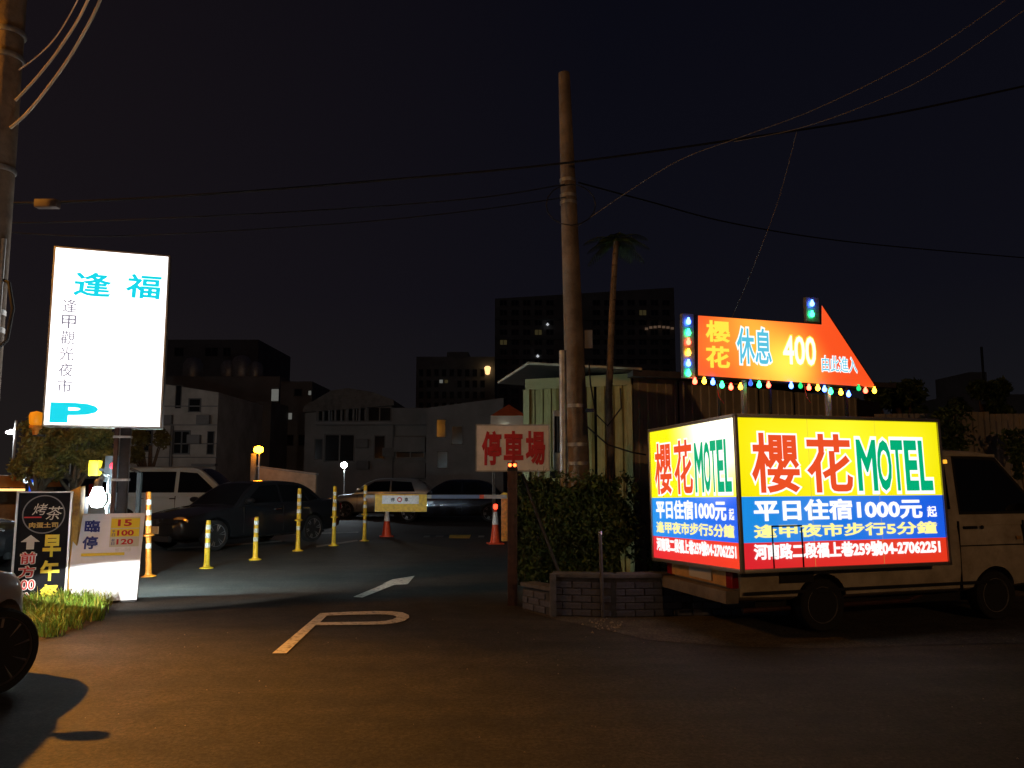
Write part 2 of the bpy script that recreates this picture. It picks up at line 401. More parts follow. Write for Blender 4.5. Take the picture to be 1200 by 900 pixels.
class Car: pass
def build_car(name, label, cat, loc, rz, sp, paint, group=None):
    root = thing(name, label, cat, loc, rz, group)
    st = resample(sp['st'], 4)
    rings = []
    for (x, w, b, t) in st:
        h = t - b; half = [(0, b), (w*0.80, b), (w*0.95, b + 0.05), (w*0.995, b + h*0.28), (w, b + h*0.52), (w*0.985, b + h*0.74), (w*0.955, t - 0.075*min(1,h*2)), (w*0.90, t - 0.02), (w*0.70, t), (0, t + 0.012)]
        ring = [(x, yy, zz) for yy, zz in half] + [(x, -yy, zz) for yy, zz in half[-2:0:-1]]
        rings.append(ring)
    me = MB().loft(rings).mesh('body')
    tmp = bpy.data.objects.new('tmp', me); COL.objects.link(tmp)
    cuts = []
    for (wx) in sp['wx']:
        for s in (-1, 1):
            W = sp['W']; r = sp['wr']
            cm = MB().lathe([(r*1.17, 0), (r*1.17, 0.6)], 28, Matrix.Translation((wx, s*(W-0.27), r*1.02)) @ Matrix.Rotation(-s*math.pi/2, 4, 'X')).mesh('cut')
            co = bpy.data.objects.new('cut', cm); COL.objects.link(co); cuts.append(co)
            md = tmp.modifiers.new('b', 'BOOLEAN'); md.object = co; md.operation = 'DIFFERENCE'; md.solver = 'EXACT'
    dg = bpy.context.evaluated_depsgraph_get(); dg.update()
    me2 = bpy.data.meshes.new_from_object(tmp.evaluated_get(dg)); me2.name = 'body'
    bpy.data.objects.remove(tmp)
    for c in cuts: bpy.data.objects.remove(c)
    me2.materials.clear()
    body = obj('body', me2, paint, root, 40)
    MB().box(sp['st'][0][0]+0.35, sp['st'][-1][0]-0.35, -sp['W']*0.62, sp['W']*0.62, 0.19, 0.5).build('chassis', M_dark, root)
    # cabin
    xa0, xa1, xc1, xc0 = sp['cab']; zr, wb, wr = sp['zr'], sp['wb'], sp['wroof']
    def belt(x):
        for i in range(len(st) - 1):
            a, b = st[i], st[i+1]
            lo, hi = (a, b) if a[0] <= b[0] else (b, a)
            if lo[0] <= x <= hi[0]:
                t = (x - lo[0]) / max(1e-6, hi[0] - lo[0]); return lo[3] + (hi[3]-lo[3])*t
        return st[0][3]
    zb = sp.get('belt', 0.92)
    ctrl = [(xc0, belt(xc0) - 0.02), (xc0 + (xc1-xc0)*0.5, (belt(xc0) + zr)/2 + 0.035), (xc1, zr - 0.035), (xc1 + (xa1-xc1)*0.3, zr), (xc1 + (xa1-xc1)*0.65, zr), (xa1, zr - 0.035), (xa1 + (xa0-xa1)*0.5, (belt(xa0)+zr)/2 + 0.025), (xa0, belt(xa0) - 0.02)]
    prof = resample(ctrl, 4)
    def ztop(x):
        for a, b in zip(prof, prof[1:]):
            if a[0] <= x <= b[0]:
                t = (x - a[0]) / max(1e-6, b[0]-a[0]); return a[1] + (b[1]-a[1])*t
        return zb
    def sidey(z): 
        t = max(0, min(1.05, (z - zb) / (zr - zb))); return wb + (wr - wb) * t
    rings = []
    for (x, zt) in prof:
        y1 = sidey(zt - 0.05); b0 = min(zb, zt) - 0.10
        half = [(0, b0), (wb, b0), (sidey(min(zb, zt-0.06)), min(zb, zt - 0.06)), (y1, zt - 0.05), (y1*0.955, zt - 0.012), (y1*0.84, zt), (y1*0.45, zt + 0.018), (0, zt + 0.022)]
        rings.append([(x, yy, zz) for yy, zz in half] + [(x, -yy, zz) for yy, zz in half[-2:0:-1]])
    cab = MB().loft(rings).build('cabin', paint, root, 35)
    for s in (-1, 1):
        for poly in sp['win']:
            MB().add([(x, s*(sidey(z) + 0.007), z) for x, z in poly], [tuple(range(len(poly)))]).build('side_window', M_glass, cab, fix=False)
    def screen(xs, xe, nm):
        n = 8; L = []; 
        for i in range(n + 1):
            x = xs + (xe - xs) * i / n; zt = ztop(x); w = sidey(zt) - 0.10
            L.append([(x, -w, zt + 0.006), (x, -w*0.5, zt + 0.024), (x, 0, zt + 0.031), (x, w*0.5, zt + 0.024), (x, w, zt + 0.006)])
        MB().loft(L, close=False, caps=False).build(nm, M_glass, cab, 60, fix=False)
    screen(xa0 - 0.06*(1 if xa0 > xa1 else -1), xa1 + 0.07, 'windscreen'); screen(xc0 + 0.08, xc1 - 0.05, 'rear_window')
    # wheels
    for i, wx in enumerate(sp['wx']):
        for s in (-1, 1):
            wheel_parts(root, wx, s*(sp['W'] - sp.get('tyre', 0.2)/2 - 0.015), sp['wr'], sp.get('tyre', 0.2), s, sp.get('rim', M_alloy), sp.get('spokes', 5), sp.get('steer', 0) if i == 0 else 0, sp.get('rim_style', 'spoke'))
    # lamps, grille, bumper bits, mirrors, handles, seams, plates
    xf, xr = sp['st'][-1][0], sp['st'][0][0]
    W = sp['W']
    for s in (-1, 1):
        hl = sp['head']
        MB().lathe([(0.0, -0.10), (hl[3], -0.09), (hl[3]*1.05, 0.0), (hl[3]*0.7, 0.035), (0.0, 0.045)], 14, Matrix.Translation((hl[0], s*hl[1], hl[2])) @ Matrix.Rotation(s*R(hl[5]), 4, 'Z') @ Matrix.Scale(hl[4], 4, (0,1,0)) @ Matrix.Rotation(math.pi/2, 4, 'Y')).build('headlight', sp.get('headm', M_lens), root, 40)
        tl = sp['tail']
        MB().box(tl[0] - 0.05, tl[0] + 0.06, min(s*tl[1], s*(tl[1]+tl[3])), max(s*tl[1], s*(tl[1]+tl[3])), tl[2], tl[2] + tl[4]).build('taillight', M_tail, root, bevel=0.015)
        mx = sp['mirror']
        mi = MB().lathe([(0.0, -0.11), (0.045, -0.105), (0.075, -0.05), (0.08, 0.05), (0.06, 0.10), (0.0, 0.11)], 14, Matrix.Translation((mx, s*(wb + 0.13), zb + 0.09)) @ Matrix.Rotation(math.pi/2, 4, 'X') @ Matrix.Scale(0.8, 4, (0,1,0))).build('mirror', paint, root, 40)
        MB().box(mx - 0.02, mx + 0.03, min(s*(wb-0.02), s*(wb+0.08)), max(s*(wb-0.02), s*(wb+0.08)), zb + 0.02, zb + 0.06).build('mirror_arm', M_black, mi)
        for hx in sp['handle']:
            MB().box(hx - 0.09, hx + 0.09, min(s*(W*0.97), s*(W*0.97+0.03)), max(s*(W*0.97), s*(W*0.97+0.03)), zb - 0.135, zb - 0.105).build('door_handle', sp.get('handlem', M_chrome), root, bevel=0.006)
        for sxx in sp['seam']:
            MB().box(sxx - 0.005, sxx + 0.005, min(s*(W-0.05), s*(W+0.002)), max(s*(W-0.05), s*(W+0.002)), 0.34, zb - 0.05).build('door_seam', M_dark, root)
    MB().box(xf - 0.09, xf + 0.012, -W*0.55, W*0.55, 0.22, 0.34).build('air_intake', M_dark, root, bevel=0.02)
    if sp.get('grille'):
        g = sp['grille']; gr = MB().box(xf - 0.10, xf + 0.004, -g[0], g[0], g[1], g[2]).build('grille', M_dark, root, bevel=0.012)
        for k in range(g[3]):
            yy = -g[0] + (k + 0.5) * 2 * g[0] / g[3]
            MB().box(xf - 0.06, xf + 0.012, yy - 0.012, yy + 0.012, g[1] + 0.01, g[2] - 0.01).build('grille_bar', M_chrome, gr)
    MB().box(xf - 0.02, xf + 0.022, -0.16, 0.16, 0.38, 0.53).build('number_plate', sp.get('plate', M_plate), root, bevel=0.004)
    return root, body, cab
M_lens = mat('headlamp_glass', (0.75, 0.76, 0.78), 0.10, 0.75, coat=0.8)
M_lens_amber = mat('amber_lens', (0.90, 0.50, 0.16), 0.14, 0.5, coat=0.8)
M_tail = mat('tail_red', (0.25, 0.006, 0.008), 0.2)
M_plate = mat('plate_white', (0.6, 0.58, 0.52), 0.5)
M_plate_warm = mat('plate_warm', (0.62, 0.42, 0.22), 0.5)

sedan = dict(W=0.88, wr=0.32, st=[(-2.35, 0.70, 0.42, 0.78), (-2.28, 0.80, 0.30, 0.98), (-1.9, 0.86, 0.24, 1.0), (-1.2, 0.88, 0.22, 0.97), (0, 0.88, 0.21, 0.95), (0.9, 0.88, 0.21, 0.93), (1.5, 0.86, 0.23, 0.86), (2.05, 0.83, 0.25, 0.76), (2.3, 0.76, 0.28, 0.68), (2.4, 0.62, 0.36, 0.60)],
    wx=[1.52, -1.31], cab=(1.02, 0.22, -1.05, -1.72), zr=1.44, wb=0.80, wroof=0.58, belt=0.94,
    win=[[(0.74, 0.97), (0.20, 1.345), (-0.30, 1.37), (-0.30, 0.97)], [(-0.36, 0.97), (-0.36, 1.37), (-0.98, 1.345), (-1.16, 0.98)], [(-1.21, 0.99), (-1.05, 1.32), (-1.14, 1.30), (-1.50, 1.02)]],
    head=(2.24, 0.60, 0.64, 0.085, 2.2, 18), tail=(-2.33, 0.45, 0.74, 0.30, 0.16), mirror=0.72, handle=[-0.15, -1.05], seam=[-0.33, 0.82], grille=(0.17, 0.56, 0.68, 6), spokes=6)
def merge(d, **k): r = dict(d); r.update(k); return r
def car_at(wheel_xy, rz, sp, side):     # put the outer face of the front wheel of that side on a spot of the ground
    off = Matrix.Rotation(rz, 3, 'Z') @ Vector((sp['wx'][0], side * sp['W'], 0)); return (wheel_xy[0] - off.x, wheel_xy[1] - off.y, 0.004)

M_pblack = mat('black_car_paint', (0.035, 0.038, 0.044), 0.28, 0.6, coat=1.0)
M_pnavy = mat('navy_car_paint', (0.020, 0.026, 0.045), 0.22, 0.5, coat=1.0)
M_psilver = mat('silver_car_paint', (0.36, 0.38, 0.39), 0.34, 0.55, coat=0.4)
M_pwhite = mat('white_van_paint', (0.50, 0.59, 0.64), 0.4, coat=0.3, var=0.06, scale=2)
M_pgrey = mat('grey_car_paint', (0.50, 0.45, 0.43), 0.32, 0.55, coat=0.5)

sp1 = merge(sedan, headm=M_lens_amber, plate=M_plate_warm)
build_car('parked_sedan', 'dark saloon car parked nose out behind the yellow bollards', 'car', car_at((-6.21, 17.03), R(-120.7), sp1, 1), R(-120.7), sp1, M_pblack)
sp2 = merge(sedan, zr=1.45)
build_car('parked_sedan', 'dark navy saloon seen from the side behind the boom barrier', 'car', car_at((-3.59, 27.84), math.pi, sp2, 1), math.pi, sp2, M_pnavy)
hatch = merge(sedan, st=[(-2.0, 0.72, 0.38, 0.85), (-1.95, 0.82, 0.28, 0.98), (-1.4, 0.87, 0.23, 0.98), (0, 0.88, 0.21, 0.96), (0.9, 0.88, 0.21, 0.94), (1.5, 0.86, 0.23, 0.88), (2.0, 0.80, 0.26, 0.78), (2.18, 0.62, 0.34, 0.62)],
    wx=[1.42, -1.2], cab=(1.22, 0.35, -1.25, -1.9), zr=1.48, belt=0.97, win=[[(0.92, 1.0), (0.35, 1.37), (-0.25, 1.40), (-0.25, 1.0)], [(-0.31, 1.0), (-0.31, 1.40), (-1.05, 1.36), (-1.20, 1.0)]],
    head=(2.02, 0.60, 0.70, 0.09, 1.9, 22), tail=(-1.98, 0.55, 0.78, 0.24, 0.18), mirror=0.88, handle=[-0.10, -1.0], seam=[-0.28, 0.95])
build_car('parked_hatchback', 'silver hatchback parked between the dark saloon and the navy saloon', 'car', car_at((-6.27, 30.1), math.pi, hatch, 1), math.pi, hatch, M_psilver)
mpv = merge(sedan, W=0.92, wr=0.33, st=[(-2.35, 0.84, 0.40, 1.0), (-2.33, 0.90, 0.30, 1.08), (-1.5, 0.92, 0.25, 1.06), (0, 0.92, 0.24, 1.04), (1.0, 0.92, 0.24, 1.02), (1.6, 0.90, 0.25, 0.98), (2.1, 0.84, 0.28, 0.88), (2.32, 0.66, 0.36, 0.70)],
    wx=[1.5, -1.4], cab=(1.62, 0.62, -2.0, -2.30), zr=1.83, wb=0.86, wroof=0.70, belt=1.05,
    win=[[(1.25, 1.10), (0.62, 1.66), (0.12, 1.70), (0.12, 1.10)], [(0.02, 1.10), (0.02, 1.70), (-0.98, 1.70), (-0.98, 1.10)], [(-1.06, 1.10), (-1.06, 1.70), (-1.95, 1.66), (-2.10, 1.10)]],
    head=(2.12, 0.62, 0.76, 0.09, 2.0, 20), tail=(-2.34, 0.70, 0.95, 0.16, 0.4), mirror=1.2, handle=[0.0, -0.9], seam=[0.07, 1.28, -1.02])
build_car('parked_minivan', 'white people carrier parked behind the dark saloon', 'car', (-9.80, 24.0, 0.004), R(3), mpv, M_pwhite)
sp5 = merge(sedan)
build_car('parked_sedan', 'dark car half hidden at the left edge behind the black signboard', 'car', (-10.55, 13.4, 0.004), R(4), sp5, M_pblack)
fg = merge(hatch, wr=0.305, tyre=0.215, spokes=10, steer=R(-29), W=0.89, head=(2.05, 0.33, 0.62, 0.075, 1.5, 14), st=[(-2.0, 0.72, 0.38, 0.85), (-1.95, 0.82, 0.28, 0.98), (-1.4, 0.87, 0.23, 0.98), (0, 0.88, 0.21, 0.96), (0.9, 0.89, 0.21, 0.94), (1.4, 0.87, 0.23, 0.89), (1.72, 0.80, 0.25, 0.84), (1.95, 0.66, 0.27, 0.76), (2.10, 0.42, 0.34, 0.64)], rim=mat('dark_alloy', (0.30, 0.28, 0.28), 0.38, 0.8), headm=mat('assumed_lit_headlamp', (0.6, 0.6, 0.6), 0.2, emit=(0.97, 0.99, 1.0), es=400.0))  # unseen headlamps assumed lit, their glow raised to brighten the signboards
fgc, _, _ = build_car('grey_car', 'grey car with dark spoked wheel turned out, cut by the left edge in the foreground', 'car', (0, 0, 0), R(91), fg, M_pgrey)
o_ = car_at((-3.64, 5.93), R(91), fg, -1); fgc.location = (o_[0], o_[1], 0.0)
ld = bpy.data.lights.new('assumed_headlamp_beam', 'SPOT'); ld.energy = HEADLAMP_W; ld.color = (1, 0.96, 0.88); ld.spot_size = R(11); ld.spot_blend = 0.25; ld.shadow_soft_size = 0.02  # assumed low beam from this car's unseen headlamp
lo = bpy.data.objects.new('assumed_headlamp_beam', ld); COL.objects.link(lo); lo.parent = fgc
lo.location = (2.14, -0.36, 0.69); lo.rotation_euler = (R(90 - 8.0), 0, R(-90 + 3)); lo.scale = (5.0, 1.0, 1.0)

# ------------------------------------------------------------------ advertising van and its light boxes
VA = R(17.5); VC = Vector((2.157, 7.60, 0.0))
VU = Vector((math.cos(VA), math.sin(VA), 0)); VV = Vector((-math.sin(VA), math.cos(VA), 0))
M_van = mat('old_white_van_paint', (0.50, 0.46, 0.38), 0.5, var=0.12, scale=3, dirt=(0.33, 0.28, 0.21), coat=0.1)
M_vrim = mat('steel_rim', (0.30, 0.29, 0.27), 0.6, 0.5, var=0.3, scale=25)
van = merge(sedan, W=0.70, wr=0.265, tyre=0.16, st=[(-2.06, 0.64, 0.40, 1.10), (-2.03, 0.69, 0.33, 1.16), (-1.2, 0.70, 0.31, 1.15), (0, 0.70, 0.31, 1.14), (1.0, 0.70, 0.31, 1.13), (1.65, 0.69, 0.33, 1.10), (1.98, 0.66, 0.36, 0.98), (2.08, 0.56, 0.44, 0.80)],
    wx=[1.18, -1.08], cab=(1.98, 1.36, -1.92, -2.04), zr=1.84, wb=0.68, wroof=0.61, belt=1.12,
    win=[[(1.83, 1.17), (1.80, 1.24), (1.33, 1.73), (0.76, 1.75), (0.76, 1.17)], [(0.62, 1.20), (0.62, 1.72), (-0.5, 1.72), (-0.5, 1.20)]],
    head=(1.98, 0.50, 0.76, 0.09, 1.4, 12), tail=(-2.06, 0.54, 0.46, 0.12, 0.16), mirror=1.72, handle=[0.86], seam=[0.70, 1.62], handlem=M_black, rim=M_vrim, rim_style='disc', grille=None)
vloc = VC + VU * 2.20 + VV * (0.28 + 0.70)
vr, vbody, vcab = build_car('advertising_van', 'old white van under the lit MOTEL light box', 'van', (vloc.x, vloc.y, 0.004), VA, van, M_van)
MB().box(-2.20, -2.05, -0.68, 0.68, 0.32, 0.45).build('rear_bumper', mat('bumper_grey', (0.16, 0.14, 0.12), 0.6, var=0.25, scale=6), vr, bevel=0.02)
MB().box(-2.105, -2.04, -0.56, 0.56, 0.47, 0.655).build('tailgate_panel', mat('tailgate_orange_lit', (0.62, 0.36, 0.12), 0.5, var=0.2, scale=8), vr, bevel=0.008)  # orange of the sodium light painted into the tailgate colour
MB().box(-2.122, -2.108, -0.30, 0.14, 0.50, 0.62).build('number_plate', M_plate, vr)
MB().box(-2.0, 1.2, -0.712, -0.695, 0.40, 0.43).build('side_trim', M_black, vr)
MB().box(-0.35, 0.62, -0.708, -0.699, 0.34, 0.352).build('sill_trim', M_dark, vr)
for sy in (-1, 1):
    tz_ = [(1.87, 1.14), (1.84, 1.25), (1.35, 1.765), (0.73, 1.785), (0.73, 1.14)]
    MB().add([(x, sy*(0.68 + (0.61 - 0.68)*(z - 1.12)/0.72 + 0.004), z) for x, z in tz_], [tuple(range(5))]).build('window_trim', M_dark, vcab, fix=False)
    MB().box(-2.0, 1.34, min(sy*.60, sy*.635), max(sy*.60, sy*.635), 1.775, 1.80).build('rain_gutter', M_van, vcab)
    MB().box(0.70, 1.62, min(sy*.70, sy*.7045), max(sy*.70, sy*.7045), 0.80, 0.812).build('body_crease', M_dark, vbody)
    MB().lathe([(0.022, 0.0), (0.02, 0.008), (0.0, 0.01)], 12, Matrix.Translation((1.02, sy*.70, 1.0)) @ Matrix.Rotation(-sy*math.pi/2, 4, 'X')).build('door_lock', M_black, vbody)
    MB().box(1.5, 1.56, min(sy*.70, sy*.712), max(sy*.70, sy*.712), 0.86, 0.90).build('side_repeater', M_lens_amber, vbody, bevel=0.006)
MB().box(-1.6, -1.2, -.709, -.70, .5, .62).build('side_vent', M_black, vbody)
MB().tube([(0.5, -0.4, 0.3), (0.2, -0.45, 0.22), (-1.9, -0.5, 0.22)], 0.025, 8).build('exhaust', M_rust, vr, 40)

# emission graphic of a back-lit panel: the tubes inside make it uneven
def backlit(name, stops, tubes=None, s=1.0, hot=None, axis='Z', wash=(1, 0.95, 0.8)):
    """stops: list of (z_from, colour); tubes: list of x positions in local metres; hot=(x,z,radius,gain)"""
    m = bpy.data.materials.new(name); m.use_nodes = True; nt = m.node_tree; b = nt.nodes['Principled BSDF']; L = nt.links
    t = nt.nodes.new('ShaderNodeTexCoord'); sp = nt.nodes.new('ShaderNodeSeparateXYZ'); L.new(t.outputs['Object'], sp.inputs[0])
    col = None
    for i, (p, c0, c1, xa, xb) in enumerate(stops):
        mr = nt.nodes.new('ShaderNodeMapRange'); mr.inputs['From Min'].default_value = xa; mr.inputs['From Max'].default_value = xb; L.new(sp.outputs['X'], mr.inputs['Value'])
        cm = nt.nodes.new('ShaderNodeMix'); cm.data_type = 'RGBA'; cm.inputs['A'].default_value = (*c0, 1); cm.inputs['B'].default_value = (*c1, 1); L.new(mr.outputs[0], cm.inputs['Factor'])
        if col is None: col = cm.outputs['Result']
        else:
            gt = nt.nodes.new('ShaderNodeMath'); gt.operation = 'GREATER_THAN'; gt.inputs[1].default_value = p; L.new(sp.outputs['Z'], gt.inputs[0])
            mx = nt.nodes.new('ShaderNodeMix'); mx.data_type = 'RGBA'; L.new(gt.outputs[0], mx.inputs['Factor']); L.new(col, mx.inputs['A']); L.new(cm.outputs['Result'], mx.inputs['B']); col = mx.outputs['Result']
    st = None
    if hot:
        for (hx, hz, hr, gain) in hot:
            cx = nt.nodes.new('ShaderNodeCombineXYZ'); cx.inputs[0].default_value = hx; cx.inputs[2].default_value = hz
            fl = nt.nodes.new('ShaderNodeCombineXYZ'); L.new(sp.outputs['X'], fl.inputs[0]); L.new(sp.outputs['Z'], fl.inputs[2])
            ds = nt.nodes.new('ShaderNodeVectorMath'); ds.operation = 'DISTANCE'; L.new(fl.outputs[0], ds.inputs[0]); L.new(cx.outputs[0], ds.inputs[1])
            mr = nt.nodes.new('ShaderNodeMapRange'); mr.interpolation_type = 'SMOOTHSTEP'; mr.inputs['From Min'].default_value = 0; mr.inputs['From Max'].default_value = hr
            mr.inputs['To Min'].default_value = gain; mr.inputs['To Max'].default_value = 0; L.new(ds.outputs['Value'], mr.inputs['Value'])
            if st is None: st = mr.outputs[0]
            else:
                ad = nt.nodes.new('ShaderNodeMath'); ad.operation = 'ADD'; L.new(st, ad.inputs[0]); L.new(mr.outputs[0], ad.inputs[1]); st = ad.outputs[0]
        # hot spots wash the print out towards white
        sc = nt.nodes.new('ShaderNodeMix'); sc.data_type = 'RGBA'; sc.inputs['B'].default_value = (*wash, 1); sc.clamp_factor = True
        wf = nt.nodes.new('ShaderNodeMath'); wf.operation = 'MULTIPLY'; wf.inputs[1].default_value = 0.55; L.new(st, wf.inputs[0]); L.new(wf.outputs[0], sc.inputs['Factor'])
        L.new(col, sc.inputs['A']); col = sc.outputs['Result']
        ms = nt.nodes.new('ShaderNodeMath'); ms.operation = 'MULTIPLY_ADD'; ms.inputs[1].default_value = s; ms.inputs[2].default_value = s; L.new(st, ms.inputs[0])
        L.new(ms.outputs[0], b.inputs['Emission Strength'])
    else: b.inputs['Emission Strength'].default_value = s
    L.new(col, b.inputs['Emission Color']); b.inputs['Base Color'].default_value = (0.15, 0.15, 0.15, 1); b.inputs['Roughness'].default_value = 0.4
    MATS[name] = m
    return m

G_white = glow('lit_white', (1, 0.98, 0.96), 1.15)
G_ored = glow('lit_orange_red', (0.86, 0.085, 0.02), 0.95)
G_red2 = glow('lit_red', (0.80, 0.05, 0.02), 0.95)
G_green = glow('lit_green', (0.0, 0.46, 0.20), 0.9)
G_yelw = glow('lit_pale_yellow', (1.0, 0.90, 0.30), 1.1)
def motel_face(parent, w, h, mface, name, strong=True):
    face = MB().add([(0.02, -0.001, 0.02), (w - 0.02, -0.001, 0.02), (w - 0.02, -0.001, h - 0.02), (0.02, -0.001, h - 0.02)], [(0, 1, 2, 3)]).build(name, mface, parent, fix=False)
    MB().box(0.018, w - 0.018, 0.001, 0.05, 0.005, h - 0.005).build('backing', M_alu, face)
    Y = 0.0
    def rc(u0, u1, v0, v1): return (0.02 + u0*(w-0.04), 0.02 + u1*(w-0.04), 0.02 + (1-v1)*(h-0.04), 0.02 + (1-v0)*(h-0.04))
    lettering(face, '櫻', rc(.055, .280, .10, .505), Y, G_ored, 0.022, 0.03, G_white)
    lettering(face, '花', rc(.315, .540, .10, .505), Y, G_ored, 0.022, 0.03, G_white)
    for ch, a, b_ in (('M', .565, .665), ('O', .668, .742), ('T', .742, .805), ('E', .812, .880), ('L', .888, .955)):
        lettering(face, ch, rc(a, b_, .135, .495), Y, G_green, 0.03, 0.05, G_white)
    lettering(face, '平日住宿1000元', rc(.055, .885, .548, .692), Y, G_white, 0.035)
    lettering(face, '起', rc(.91, .962, .605, .685), Y, G_white, 0.02)
    lettering(face, '逢甲夜市步行5分鐘', rc(.05, .965, .712, .803), Y, G_yelw, 0.03)
    lettering(face, '河南路二段福上巷259號04-27062251', rc(.045, .965, .838, .945), Y, G_white, 0.045)
    return face
BL, BW, BZ0, BZ1 = 2.45, 1.78, 0.67, 2.14
bh = BZ1 - BZ0
YEL = (1.0, 0.86, 0.0)
def bands(w, x1=None):
    return [(-9, (0.72, 0.012, 0.025), (0.80, 0.035, 0.01), 0, w), (bh*0.178, (0.0, 0.27, 0.78), (0.0, 0.10, 0.78), 0, w), (bh*0.472, YEL, (0.95, 0.86, 0.0), 0, w)]
box = thing('motel_light_box', 'big lit yellow, blue and red MOTEL light box on the old white van', 'light box', VC + Vector((0, 0, BZ0)), VA)
box.rotation_mode = 'XYZ'; box.rotation_euler = Matrix.Rotation(VA, 3, 'Z').to_4x4().to_euler()
box.matrix_world = Matrix.Translation(VC + Vector((0, 0, BZ0))) @ Matrix.Rotation(VA, 4, 'Z') @ Matrix.Rotation(R(-1.7), 4, 'X')
sideH = bpy.data.objects.new('side_panel', None); COL.objects.link(sideH); sideH.parent = box
f1 = motel_face(box, BL, bh, backlit('motel_side_print', bands(BL), s=0.97, wash=(1.0, 0.93, 0.25), hot=[(0.45, 1.15, 0.6, 0.12), (1.2, 1.18, 0.8, 0.20), (2.0, 1.15, 0.6, 0.12), (0.7, 0.45, 0.5, 0.05), (1.7, 0.42, 0.5, 0.05)]), 'side_panel')
bpy.data.objects.remove(sideH)
f2 = motel_face(box, BW, bh, backlit('motel_rear_print', bands(BW), s=1.15, hot=[(1.35, 1.45, 0.95, 1.5), (1.75, 1.2, 0.6, 0.5)]), 'rear_panel')
f2.location = (0, BW, 0); f2.rotation_euler = (0, 0, R(-90))
fr = MB()
for (a, b_) in (((0,0,0),(BL,0,0)), ((0,0,bh),(BL,0,bh)), ((0,0,0),(0,0,bh)), ((BL,0,0),(BL,0,bh)), ((0,0,0),(0,BW,0)), ((0,0,bh),(0,BW,bh)), ((0,BW,0),(0,BW,bh)), ((BL,BW,0),(BL,BW,bh)), ((0,BW,0),(BL,BW,0)), ((0,BW,bh),(BL,BW,bh)), ((BL,0,0),(BL,BW,0)), ((BL,0,bh),(BL,BW,bh))):
    x0, x1 = sorted((a[0], b_[0])); y0, y1 = sorted((a[1], b_[1])); z0, z1 = sorted((a[2], b_[2]))
    MB().box(x0 - .018, x1 + .018, y0 - .018, y1 + .018, z0 - .018, z1 + .018).build('frame_bar', M_alu, box, bevel=0.004)
MB().box(0.02, BL - 0.02, BW - 0.03, BW, 0.02, bh - 0.02).build('far_panel', M_alu, box)
MB().box(BL - 0.03, BL, 0.02, BW - 0.02, 0.02, bh - 0.02).build('front_panel', M_alu, box)
MB().box(0.02, BL - 0.02, 0.02, BW - 0.02, bh - 0.012, bh + 0.006).build('top_cover', M_black, box)
# scratched outline seen across the lettering
hb = MB(); 
for q in ((0.33, 0.34, 0.02, 0.42), (0.66, 0.672, 0.02, 0.40), (0.33, 0.672, 0.405, 0.42)): hb.box(q[0], q[1], -0.022, -0.012, q[2], q[3])
hb.build('hanging_bracket', M_black, box)
MB().box(BL + 0.02, BL + 0.055, -0.03, 0.01, 1.02, 1.06).build('marker_lamp', glow('amber_marker', (1.0, 0.42, 0.03), 1.4), box, bevel=0.005)
for k in range(1, 3):
    MB().box(BL*k/3 - .0015, BL*k/3 + .0015, -0.0012, -0.0004, 0.02, bh - 0.02).build('panel_seam', glow('seam_line', (0.6, 0.5, 0.1), 0.7), box)
for u in (0.15, 1.2, 2.2):
    MB().box(u - .02, u + .02, 0.02, 0.32, 0.02, 0.06).build('mounting_arm', M_steel, box)

# arrow light box above
def van_plane(px, py, v):    # point where the pixel's ray meets the vertical plane v metres in from the box side
    n = -VV; o = VC + VV * v; c = Vector((0, 0, CAMH)); d = ray(px, py)
    return c + d * ((o - c).dot(n) / d.dot(n))
AV = 0.62
AO = van_plane(815, 441, AV)
def aloc(px, py):
    p = van_plane(px, py, AV) - AO; return (p.dot(VU), p.z)
arrow = thing('arrow_light_box', 'lit orange arrow sign reading 休息 400 above the MOTEL box', 'arrow sign', AO, VA)
AP = [(815, 441), (1029, 455.5), (964, 357), (964, 380), (815, 369)]
poly = [aloc(*p) for p in AP]
def shrink(P, k):
    c = (sum(p[0] for p in P)/len(P), sum(p[1] for p in P)/len(P)); return [(c[0]+(x-c[0])*k, c[1]+(z-c[1])*k) for x, z in P]
M_arrow = backlit('arrow_print', [(-9, (0.92, 0.10, 0.015), (0.85, 0.07, 0.01), 0, 2.2)], s=1.12, wash=(1.0, 0.52, 0.05), hot=[(0.95, 0.22, 0.75, 1.0), (0.55, 0.72, 0.5, 0.5), (1.3, 0.12, 0.5, 0.5), (0.25, 0.35, 0.4, 0.25)])
MB().prism(poly, 0.0, 0.16).build('casing', M_black, arrow)
af = MB().prism([(x, z) for x, z in shrink(poly, 0.972)], -0.006, -0.001).build('lit_face', M_arrow, arrow)
def arect(x0, y0, x1, y1):
    a = aloc(x0, y0); b_ = aloc(x1, y1); return (a[0], b_[0], min(a[1], b_[1]), max(a[1], b_[1]))
G_cyan = glow('lit_cyan', (0.10, 0.55, 0.75), 1.0)
G_amber = glow('lit_yellow_print', (1.0, 0.72, 0.06), 1.15)
G_whot = glow('lit_hot_white', (1.0, 0.95, 0.75), 1.3)
lettering(af, '櫻', arect(826, 375, 855, 402), -0.006, G_amber, 0.03)
lettering(af, '花', arect(826, 405, 855, 432), -0.006, G_amber, 0.03)
lettering(af, '休息', arect(862, 383, 904, 428), -0.006, G_cyan, 0.02, 0.05, G_white)
lettering(af, '400', arect(916, 393, 956, 429), -0.006, G_whot, 0.02, 0.035, G_amber)
lettering(af, '由此進入', arect(962, 417, 1004, 437), -0.006, G_cyan, 0.0, 0.05, G_white)
for (px, py) in ((876, 446), (975, 452)):
    x, z = aloc(px, py); zb_ = BZ1 - AO.z - 0.01
    MB().box(x - 0.02, x + 0.02, 0.05, 0.10, zb_, z + 0.02).build('support_leg', M_steel, arrow)
